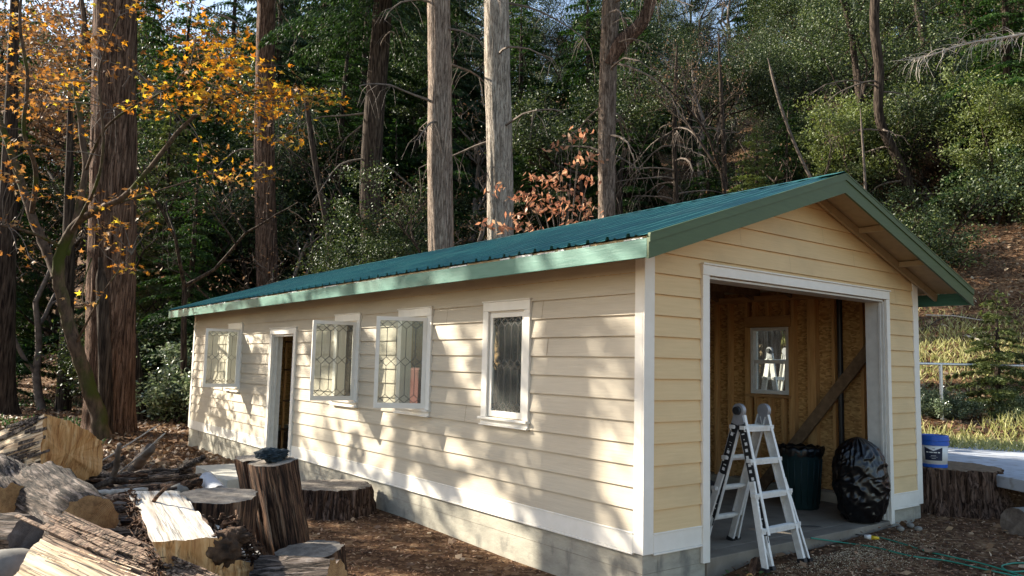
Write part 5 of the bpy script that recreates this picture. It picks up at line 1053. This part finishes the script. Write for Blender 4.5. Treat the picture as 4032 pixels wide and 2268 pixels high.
for k, (pts, dep, w0, w1, lab) in enumerate([([(770, 250), (790, 400), (822, 560), (840, 680)], 26, 20, 12, 'thin dark trunk between the reddish and the leaning trunks'),
      ([(2205, -40), (2196, 60), (2215, 180), (2205, 300), (2270, 420), (2300, 500)], 30, 22, 22, 'crooked dark trunk high on the right of the hillside'),
      ([(2300, -40), (2318, 60), (2330, 130)], 34, 22, 20, 'leaning grey trunk in the upper right corner'),
      ([(2168, 330), (2172, 390), (2176, 440), (2178, 500)], 27, 8, 5, 'pale thin sapling stem just right of the roof peak'),
      ([(1940, 180), (1960, 260), (1985, 330), (2015, 400)], 29, 9, 6, 'thin leaning pale trunk above the roof peak'),
      ([(1700, 200), (1695, 350), (1700, 480)], 30, 14, 10, 'thin dark trunk above the middle of the roof'),
      ([(1815, 250), (1822, 400), (1825, 480)], 31, 14, 10, 'thin dark trunk left of the bright little fir'),
      ([(2120, 0), (2140, 60), (2150, 150)], 33, 16, 14, 'dark branching trunk top right of centre')]):
    bigtree('thin_trunk_tree', pts, dep, w0, w1, (5 if 'sapling' in lab or 'leaning pale' in lab else 9)+gz(*polar(pts[0][0], dep)), M['twig'] if 'pale' in lab else M['bark_dark'], lab, seed=30+k, flare=.05, ridge=.06, dead=k in (1, 5))
# snag seen through the inner window
q = at(1912, 860, 14.2); sn = empty('tree_snag', (q[0], q[1], gz(q[0], q[1])), 'sunlit tree trunk stub outdoors, seen through the small inner window', 'tree trunk'); trunk_mesh('trunk', [(q[0], q[1], gz(q[0], q[1])-.2), (q[0], q[1], 1.5), (q[0]+.03, q[1], 2.6)], [.42, .36, .34], M['bark_grey'], sn, ridge=.1)
# fallen dark log on the slope
a_, b_ = ongr(2235, 556), ongr(2400, 540); c_ = ongr(2620, 520)
roundlog('fallen_tree', a_+np.array([0, 0, .15]), b_*.0+a_+(b_-a_)*1.6*min(1, 12/np.linalg.norm(b_-a_))+np.array([0, 0, .3]), .24, .20, 'long dark fallen trunk lying across the slope right of the roof', 'log_bark_b', 'end_dark', 33.3, cat='fallen tree', step=.08, amp=.03)
# ---- small bright firs and shrubs
def at_base(x, y): p = ongr(x, y); return p[0], p[1]
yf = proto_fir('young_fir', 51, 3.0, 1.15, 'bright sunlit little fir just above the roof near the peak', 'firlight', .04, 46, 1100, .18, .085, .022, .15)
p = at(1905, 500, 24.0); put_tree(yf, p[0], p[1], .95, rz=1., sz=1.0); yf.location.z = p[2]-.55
def fir_at(x, y, d, s, lab, grp=None, sz=1.0):
    p = at(x, y, d); return put_tree(yf, p[0], p[1], s, lab, grp, sz=sz)
fir_at(2515, 1090, 15.3, .9, 'young fir with lit branches behind the pipe fence at the right edge', sz=.95)
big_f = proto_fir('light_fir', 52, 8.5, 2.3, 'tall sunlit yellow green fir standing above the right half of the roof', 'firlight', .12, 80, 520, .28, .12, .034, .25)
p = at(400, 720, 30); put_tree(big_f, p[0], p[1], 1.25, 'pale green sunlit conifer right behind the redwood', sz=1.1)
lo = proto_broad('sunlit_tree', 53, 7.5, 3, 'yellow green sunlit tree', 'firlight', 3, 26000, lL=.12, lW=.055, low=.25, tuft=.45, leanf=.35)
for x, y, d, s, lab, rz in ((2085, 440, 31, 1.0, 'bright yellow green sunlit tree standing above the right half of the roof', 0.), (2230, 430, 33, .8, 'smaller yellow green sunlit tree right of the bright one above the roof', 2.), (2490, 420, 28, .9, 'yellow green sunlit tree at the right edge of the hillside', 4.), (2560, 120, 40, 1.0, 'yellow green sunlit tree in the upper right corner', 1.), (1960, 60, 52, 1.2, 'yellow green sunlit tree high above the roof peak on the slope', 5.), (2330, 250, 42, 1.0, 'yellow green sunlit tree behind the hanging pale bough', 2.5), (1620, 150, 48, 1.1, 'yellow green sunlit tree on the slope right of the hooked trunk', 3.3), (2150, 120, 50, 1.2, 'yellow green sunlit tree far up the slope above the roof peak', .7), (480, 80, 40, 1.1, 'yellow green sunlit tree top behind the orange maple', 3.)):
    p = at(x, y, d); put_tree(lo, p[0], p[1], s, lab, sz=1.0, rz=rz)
bl = proto_broad('laurel_shrub', 61, 2.6, 1.5, 'glossy leaved shrub catching the sun at the far left corner of the shed', 'bushleaf', 5, 14000, lL=.10, lW=.05, low=.08, depth=3, tuft=.28, cat='shrub')
def shrub(x, y, d, s, lab, grp=None): p = at(x, y, d); return put_tree(bl, p[0], p[1], s, lab, grp)
shrub(452, 900, 22.5, 1.35, 'glossy leaved shrub catching the sun at the far left corner of the shed')
shrub(2400, 1090, 14.9, .32, 'low leafy shrub at the foot of the pipe fence'); shrub(2560, 1090, 14.9, .32, 'low leafy shrub under the young fir at the right edge'); shrub(2328, 1085, 15.2, .36, 'dark leafy shrub between the shed corner and the fence post')
shrub(400, 985, 24, .35, 'small green weed clump on the leaf litter by the far shed corner'); shrub(2300, 720, 26, .5, 'low shrub on the open slope right of the roof')
for x, y, d, s, lab in ((720, 690, 24, 1.1, 'shady shrub behind the far end of the roof'), (1000, 650, 25, 1.2, 'shrub between the leaning trunk and the grey brown cedar'), (1180, 620, 26, 1.2, 'shrub between the two straight cedars'), (1400, 600, 27, 1.2, 'shrub behind the coral leaved sapling'), (560, 760, 26, 1.3, 'shady shrub left of the dark reddish trunk')): shrub(x, y, d, s, lab)
# dry brown bough heaps on the right
db = proto_broad('withered_shrub', 63, 2.6, 1.4, 'withered brown shrub under the trees at the right of the slope', 'brownleaf', 5, 9000, lL=.12, lW=.05, low=.05, depth=3, tuft=.3, cat='shrub')
p = ongr(2360, 500); put_tree(db, p[0], p[1], 1.1); p = ongr(2560, 330); put_tree(db, p[0], p[1], 1.2, 'withered brown shrub high at the right edge of the hillside')
# hanging dead branch top right
mb = MB(); rd = random.Random(4); A0 = [at(x, y, 17) for x, y in ((2620, 78), (2540, 92), (2460, 104), (2400, 118), (2340, 140), (2290, 150), (2240, 154))]
mb.tube([tuple(p) for p in A0], [.03, .025, .02, .016, .012, .008, .004], 6)
for _ in range(100):
    f = rd.uniform(0, .8)*(len(A0)-1); i = int(f); p = Vector(A0[i]).lerp(Vector(A0[i+1]), f-i); d = Vector(-_R2)*rd.uniform(.2, 1)+Vector((rd.gauss(0, .5), rd.gauss(0, .5), rd.gauss(.1, .6))); pts_ = [p]
    d.normalize(); L = rd.uniform(.2, .75)
    for k in range(6): d = (d+Vector((rd.gauss(0, .12), rd.gauss(0, .12), -.28))).normalized(); p = p+d*L/6; pts_.append(p)
    mb.tube(pts_, [.006, .0055, .005, .004, .003, .0025, .002], 4, cap=False)
tag(mb.build('dead_bough', M['bark_pale'], loc=A0[0]), 'pale leafless bough of curling twigs reaching in at the upper right', 'bough')
# ---- maple
def star(C, nrml, size, r):
    n = len(C); nrml = nrm(nrml); t = nrm(np.cross(nrml, r.normal(size=(n, 3)))); b = np.cross(nrml, t)
    ang = np.radians([-90, -45, -28, 5, 22, 62, 90, 118, 158, 175, 208, 225]); rad = np.array([.30, .78, .42, .98, .52, .72, 1.1, .72, .52, .98, .42, .78])
    ang = np.radians([-90, -35, -12, 20, 42, 68, 90, 112, 138, 160, 192, 215]); rad = np.array([.15, .62, .36, .95, .45, .55, 1.1, .55, .45, .95, .36, .62])
    P_ = C[:, None]+(t[:, None]*(np.cos(ang)*rad)[None, :, None]+b[:, None]*(np.sin(ang)*rad)[None, :, None])*np.reshape(size, (-1, 1, 1))*.5
    P_ += nrml[:, None]*(-(rad**2)[None, :, None]*np.reshape(size, (-1, 1, 1))*.12*r.uniform(-1, 1.6, (n, 1, 1))); return P_.reshape(-1, 3)
MD = 17.6
mroot = empty('maple_tree', at(262, 1098, MD), 'mossy multi-stemmed maple with orange leaves in front of the redwood', 'tree')
def mp(x, y, o=0.): return at(x, y, MD+o)
stems = [([(262, 1110, 0), (240, 1020, 0), (210, 930, -.1), (189, 869, -.2), (165, 786, -.2), (146, 689, -.3), (160, 617, -.4), (195, 560, -.6), (242, 530, -.8), (310, 496, -1.1), (380, 420, -1.4), (450, 330, -1.8), (520, 272, -2.0), (600, 236, -2.3), (680, 225, -2.5)], [.20, .17, .155, .15, .14, .13, .11, .085, .075, .06, .05, .042, .034, .025, .012]),
         ([(146, 700, -.3), (120, 640, 0), (80, 540, .3), (50, 450, .5), (20, 360, .6), (-20, 250, .7), (-60, 80, .8)], [.12, .10, .095, .085, .075, .06, .04]),
         ([(165, 640, -.3), (190, 560, -.1), (215, 430, .1), (208, 360, .2), (200, 280, .3), (190, 220, .3), (204, 120, .4), (210, 40, .4), (190, -80, .5)], [.09, .075, .07, .065, .06, .05, .045, .04, .03]),
         ([(80, 540, .3), (90, 430, -.3), (60, 330, -.8), (70, 200, -1.2), (50, 60, -1.5), (60, -60, -1.6)], [.06, .05, .04, .035, .03, .02]),
         ([(215, 430, .1), (260, 330, -.6), (330, 270, -1.2), (420, 225, -1.8), (480, 160, -2.2)], [.035, .028, .022, .016, .009]),
         ([(520, 272, -2), (560, 190, -2.2), (590, 120, -2.4), (600, 60, -2.5)], [.03, .022, .015, .008]),
         ([(600, 236, -2.3), (700, 235, -2.6), (780, 232, -2.8), (850, 238, -3)], [.02, .015, .01, .005]),
         ([(242, 530, -.8), (330, 500, -.6), (430, 470, -.4), (560, 430, -.3), (700, 420, -.3)], [.03, .022, .018, .012, .006]),
         ([(150, 620, -.4), (90, 590, -1.2), (20, 570, -1.8), (-60, 560, -2.2)], [.04, .03, .025, .015]),
         ([(189, 869, -.2), (230, 790, -.8), (270, 720, -1.2), (330, 640, -1.5)], [.03, .02, .014, .006]),
         ([(230, 650, -.6), (215, 700, -1.), (210, 760, -1.3), (250, 755, -1.5)], [.016, .012, .01, .005]),
         ([(170, 600, -.4), (240, 470, -1.6), (260, 350, -2.2), (250, 180, -2.6), (300, 40, -3)], [.04, .03, .025, .018, .01])]
stemP = []
mb = MB()
for pts, rad in stems:
    P3 = [Vector(mp(*p)) for p in pts]; fine, fr_ = [], []
    for i in range(len(P3)-1):
        p0_, p1_, p2_, p3_ = P3[max(i-1, 0)], P3[i], P3[i+1], P3[min(i+2, len(P3)-1)]
        for q in range(6): t = q/6; fine.append(.5*((2*p1_)+(-p0_+p2_)*t+(2*p0_-5*p1_+4*p2_-p3_)*t*t+(-p0_+3*p1_-3*p2_+p3_)*t**3)+Vector((rr.gauss(0, 1), rr.gauss(0, 1), 0))*rad[i]*.07); fr_.append(rad[i]*(1-t)+rad[i+1]*t)
    fine.append(P3[-1]); fr_.append(rad[-1]); mb.tube(fine, fr_, 12); stemP += [(p, r_) for p, r_ in zip(fine, fr_) if r_ < .09]
mb.build('stem', M['bark_moss'], parent=mroot, smooth=True)
SP = np.array([tuple(p) for p, _ in stemP])
# (x, y, rx, ry, leaves, depth offset, depth spread, brown share)
CL = [(560, 85, 95, 45, 150, -2.4, .5, .1), (600, 150, 90, 45, 170, -2.5, .5, .1), (500, 170, 95, 45, 190, -2.2, .5, .1), (450, 230, 80, 40, 130, -1.8, .5, .15), (620, 235, 130, 45, 330, -2.5, .5, .15), (540, 275, 90, 35, 150, -2.2, .5, .2), (740, 245, 90, 32, 190, -2.8, .4, .2), (830, 240, 35, 18, 36, -2.9, .3, .1), (380, 265, 55, 45, 90, -1.6, .5, .15),
      (700, 290, 40, 20, 40, -2.5, .3, .2), (610, 330, 50, 24, 40, -2.2, .4, .3), (480, 380, 60, 26, 40, -1.8, .5, .3), (625, 430, 45, 40, 45, -.6, .5, .5), (500, 450, 70, 30, 36, -.6, .5, .5), (750, 355, 40, 20, 18, -2.4, .4, .3), (690, 360, 22, 22, 18, -2.4, .4, .2), (650, 460, 60, 25, 30, -.4, .5, .7),
      (110, 60, 170, 90, 620, -.8, 1.6, .5), (60, 170, 140, 70, 380, -1.0, 1.6, .55), (210, 190, 110, 60, 230, -1.0, 1.4, .45), (150, 280, 150, 60, 260, -1.0, 1.5, .6), (60, 350, 110, 60, 150, -1.2, 1.5, .7), (260, 70, 90, 60, 160, -2.2, .8, .4), (120, 420, 130, 40, 90, -1.4, 1.2, .7), (330, 15, 90, 14, 50, -3, .4, .3), (480, 8, 40, 10, 14, -2.6, .4, .3),
      (100, 495, 120, 34, 110, -1.6, .8, .6), (250, 500, 90, 28, 60, -1.4, .7, .6), (60, 560, 90, 28, 50, -2.0, .6, .7), (300, 560, 90, 30, 60, -1.4, .6, .55), (280, 620, 80, 26, 56, -1.4, .6, .5), (330, 670, 30, 26, 36, -1.5, .3, .4), (230, 757, 42, 10, 26, -1.5, .3, .5), (340, 480, 40, 40, 30, -1.4, .5, .5), (40, 640, 60, 30, 30, -1.9, .6, .7), (20, 470, 60, 30, 40, -1.8, .6, .7), (380, 560, 30, 14, 12, -1.4, .3, .5)]
tw = MB(); L1, L2 = [], []
r5 = np.random.default_rng(77); rd5 = random.Random(8)
for x, y, rx, ry, nl, off, sp, br_ in CL:
    nl = nl*(.36 if x < 300 else .68); br_ = min(.85, br_+(.2 if x < 300 else 0)); ntw = max(2, int(nl//12)); per = int(nl/ntw*1.15)+1
    for _ in range(ntw):
        a = rd5.uniform(0, 6.28); f = math.sqrt(rd5.random()); tip = mp(x+rx*f*math.cos(a), y+ry*f*math.sin(a), off+rd5.gauss(0, sp*.6)); dd = np.linalg.norm(SP-tip, axis=1); j = int(np.argmin(dd+rd5.uniform(0, .3))); s0 = Vector(SP[j]); e = Vector(tip); Ln = (e-s0).length
        md = s0.lerp(e, .5)+Vector((rd5.gauss(0, .1), rd5.gauss(0, .1), rd5.gauss(.05, .12)))*Ln*.5; tw.tube([s0, s0.lerp(md, .5)+Vector((0, 0, .03)), md, md.lerp(e, .5)+Vector((0, 0, .03)), e], [.012, .010, .008, .006, .004], 5, cap=False)
        c = e+(md-e)*0; n = per; pos = np.array(tuple(c))+r5.normal(size=(n, 3))*np.array([.22, .22, .075]); nm = r5.normal(size=(n, 3))*.55+np.array([0, 0, 1.])
        S_ = star(pos, nm, r5.uniform(.11, .20, n), r5).reshape(n, -1, 3); bmask = r5.uniform(size=n) < br_; L1.append(S_[~bmask]); L2.append(S_[bmask])
        for k in range(2): q = pos[rd5.randrange(n)]; tw.tube([e.lerp(md, .2), Vector(q)], [.004, .003], 4, cap=False)
tw.build('twigs', M['twig'], parent=mroot)
def rel(o, root):
    c = np.empty(len(o.data.vertices)*3, np.float32); o.data.vertices.foreach_get('co', c); c = c.reshape(-1, 3)-np.array(root.location, np.float32); o.data.vertices.foreach_set('co', c.ravel()); o.data.update()
for LL, mt, nm_ in ((L1, 'maple', 'orange_leaves'), (L2, 'maplebrown', 'brown_leaves')): o = npmesh(nm_, np.concatenate(LL), 12, M[mt], mroot); rel(o, mroot)
# dogwood behind the roof
dg = empty('dogwood_sapling', at(1400, 620, 18.6), 'coral leaved sapling rising behind the roof right of the sunlit cedar', 'sapling'); b0 = at(1420, 760, 18.6); mb = MB(); LV = []
for x, y in ((1270, 575), (1310, 570), (1340, 580), (1290, 545), (1330, 490), (1300, 500), (1380, 500), (1345, 450), (1400, 470), (1365, 520), (1400, 535), (1440, 560), (1425, 520), (1460, 500), (1480, 450), (1455, 410), (1490, 400), (1440, 350), (1405, 370), (1460, 335), (1375, 455), (1415, 440), (1480, 520), (1350, 590), (1230, 570), (1390, 590), (1430, 480), (1340, 525), (1470, 540), (1240, 480)):
    e = at(x, y, 18.6+rd5.gauss(0, .4)); s0 = b0+(e-b0)*.3+np.array([0, 0, .1]); mb.tube([tuple(b0), tuple(s0), tuple((s0+e)/2+np.array([0, 0, .12])), tuple(e)], [.02, .012, .007, .003], 5, cap=False); n = 17
    pos = e+r5.normal(size=(n, 3))*np.array([.15, .15, .07]); LV.append(diamonds(pos, r5.normal(size=(n, 3))*np.array([1, 1, .4])+np.array([0, 0, -.7]), (.17*r5.uniform(.8, 1.2, n)), .08, .8, r5))
mb.build('stem', M['twig'], parent=dg); o = npmesh('leaves', np.concatenate(LV), 4, M['dogwood'], dg); rel(o, dg)
# ---- shade casters: cedars and maple standing left of the camera, out of the frame
shady = proto_fir('shade_cedar', 71, 17, 2.9, 'cedar standing in the yard left of the picture', 'cedar', .15, 46, SHADE_DENS, .7, .24, .08, 1.1, bark='bark_grey', hole=(1.5, .07), power=.4) if SHADE_CEDARS else None
for x, y, s in SHADE_CEDARS: put_tree(shady, x, y, s, 'cedar standing in the yard left of the picture', 'cedars left of the yard')
shm = None if not SHADE_MAPLES else proto_broad('shade_maple', 72, 11, 5, 'nearly bare maple in the yard left of the picture', 'maplebrown', 2, 9000, lL=.16, lW=.12, low=.25, depth=5, tuft=.45, leanf=.3, bark='bark_moss')
for x, y, s in SHADE_MAPLES: put_tree(shm, x, y, s, 'nearly bare maple in the yard left of the picture', 'bare maples left of the yard')
# ------------------------------------------------------------------ litter, chips, grass
def scatter(name, n, xf, mat, size, asp, label_kind='stuff', tilt=.5, seed=1, lift=.012, cond=None, sides=None):
    r = np.random.default_rng(seed); x, y = xf(r, n); k = ~((x > -.02) & (x < 4.75) & (y > -.0) & (y < 13.3))
    if cond is not None: k &= cond(x, y, r)
    x, y = x[k], y[k]; n = len(x); z = ground(x, y)+lift*r.uniform(.2, 1.6, n); C = np.stack([x, y, z], 1); D = r.normal(size=(n, 3))*np.array([1, 1, tilt*.5])
    sz = size*r.uniform(.5, 1.5, n); V = diamonds(C, D, sz, sz*asp*r.uniform(.6, 1.3, n), tilt, r); o = npmesh(name, V, 4, M[mat]); return tag(o, kind='stuff')
def near(r, n): u = r.uniform(-100, 2700, n); d = 4+r.uniform(0, 1, n)**1.3*13; w_ = (u*1.565-2016)/FPX; return CAM[0]+d*(_F[0]/math.cos(PITCH)+_R[0]*w_), CAM[1]+d*(_F[1]/math.cos(PITCH)+_R[1]*w_)
def far(r, n): u = r.uniform(-100, 2700, n); d = 12+r.uniform(0, 1, n)**1.2*38; w_ = (u*1.565-2016)/FPX; return CAM[0]+d*(_F[0]+_R[0]*w_), CAM[1]+d*(_F[1]+_R[1]*w_)
scatter('bark_chips', 60000, near, 'chips', .035, .35, seed=2, tilt=.5, lift=.012)
scatter('leaf_litter', 9000, near, 'litter', .075, .7, seed=3, tilt=.5, lift=.02, cond=lambda x, y, r: (y > 4.5) | (r.uniform(size=len(x)) < .25))
scatter('leaf_litter', 70000, far, 'litter', .12, .6, seed=4, tilt=.7, lift=.03)
patchy = lambda sc, th: (lambda x, y, r: fbm(np.stack([x*sc, y*sc, x*0+3], 1), 3)+r.uniform(-.15, .15, len(x)) > th)
def slope_only(x, y, r): h = hcoord(x, y); d = (np.stack([x, y], 1)-CAM[:2])@_R[:2]; return (h > -2.2) & (h+r.normal(size=len(x))*1.2 < 6.5) & (d > 5.6) & patchy(.35, -.2)(x, y, r)
def grassx(name, n, mat, hgt, wd_, cond, seed):
    r = np.random.default_rng(seed); x, y = far(r, n); k = cond(x, y, r); x, y = x[k], y[k]; n = len(x); z = ground(x, y); C = np.stack([x, y, z+hgt*.35], 1); D = r.normal(size=(n, 3))*np.array([.55, .55, 0])+np.array([0, 0, 1.])
    return tag(npmesh(name, diamonds(C, D, hgt*r.uniform(.5, 1.5, n), wd_, 1., r), 4, M[mat]), kind='stuff')
grassx('slope_grass', 230000, 'grass', .26, .022, slope_only, 5)
grassx('green_weeds', 26000, 'fern', .16, .05, lambda x, y, r: (hcoord(x, y) < 4) & (((np.stack([x, y], 1)-CAM[:2])@_R[:2]) < -1) & (y > 14) & patchy(.3, .12)(x, y, r), 6)
def tuft(r, n): return r.normal(size=n)*.16+.62, r.normal(size=n)*.10-.38
scatter('green_weeds', 1500, tuft, 'fern', .035, .5, seed=9, tilt=1.2, lift=.05)
# sawdust in front of the slab
scatter('sawdust', 5000, lambda r, n: (r.normal(size=n)*.6+2.4, -.25-np.abs(r.normal(size=n))*.35), 'dust', .011, .7, seed=12, lift=.004) if 'dust' in M else None
# fallen sticks on the slope
for (x0, y0, x1, y1, r_, mt, lab) in ((2428, 852, 2500, 886, .03, 'bark_pale', 'straight pale pole lying on the grassy slope above the fence'), (2330, 800, 2470, 815, .02, 'bark_pale', 'thin pale stick lying on the slope above the pale pole'), (2318, 838, 2400, 800, .02, 'bark_dark', 'thin dark stick on the slope above the fence'),
        (1560, 500, 1700, 520, .02, 'bark_pale', 'pale twig poking up behind the middle of the roof'), (1640, 505, 1672, 470, .015, 'bark_pale', 'forked twig standing behind the middle of the roof')):
    a_, b_ = ongr(x0, y0), ongr(x1, y1); a_, b_ = Vector(a_)+Vector((0, 0, .08)), Vector(b_)+Vector((0, 0, .1))
    if (b_-a_).length > 6: b_ = a_+(b_-a_).normalized()*3
    mb = MB(); mb.tube([a_, a_.lerp(b_, .5)+Vector((0, 0, .05)), b_], [r_, r_*.9, r_*.6], 8); tag(mb.build('fallen_stick', M[mt], loc=a_), lab, 'stick')
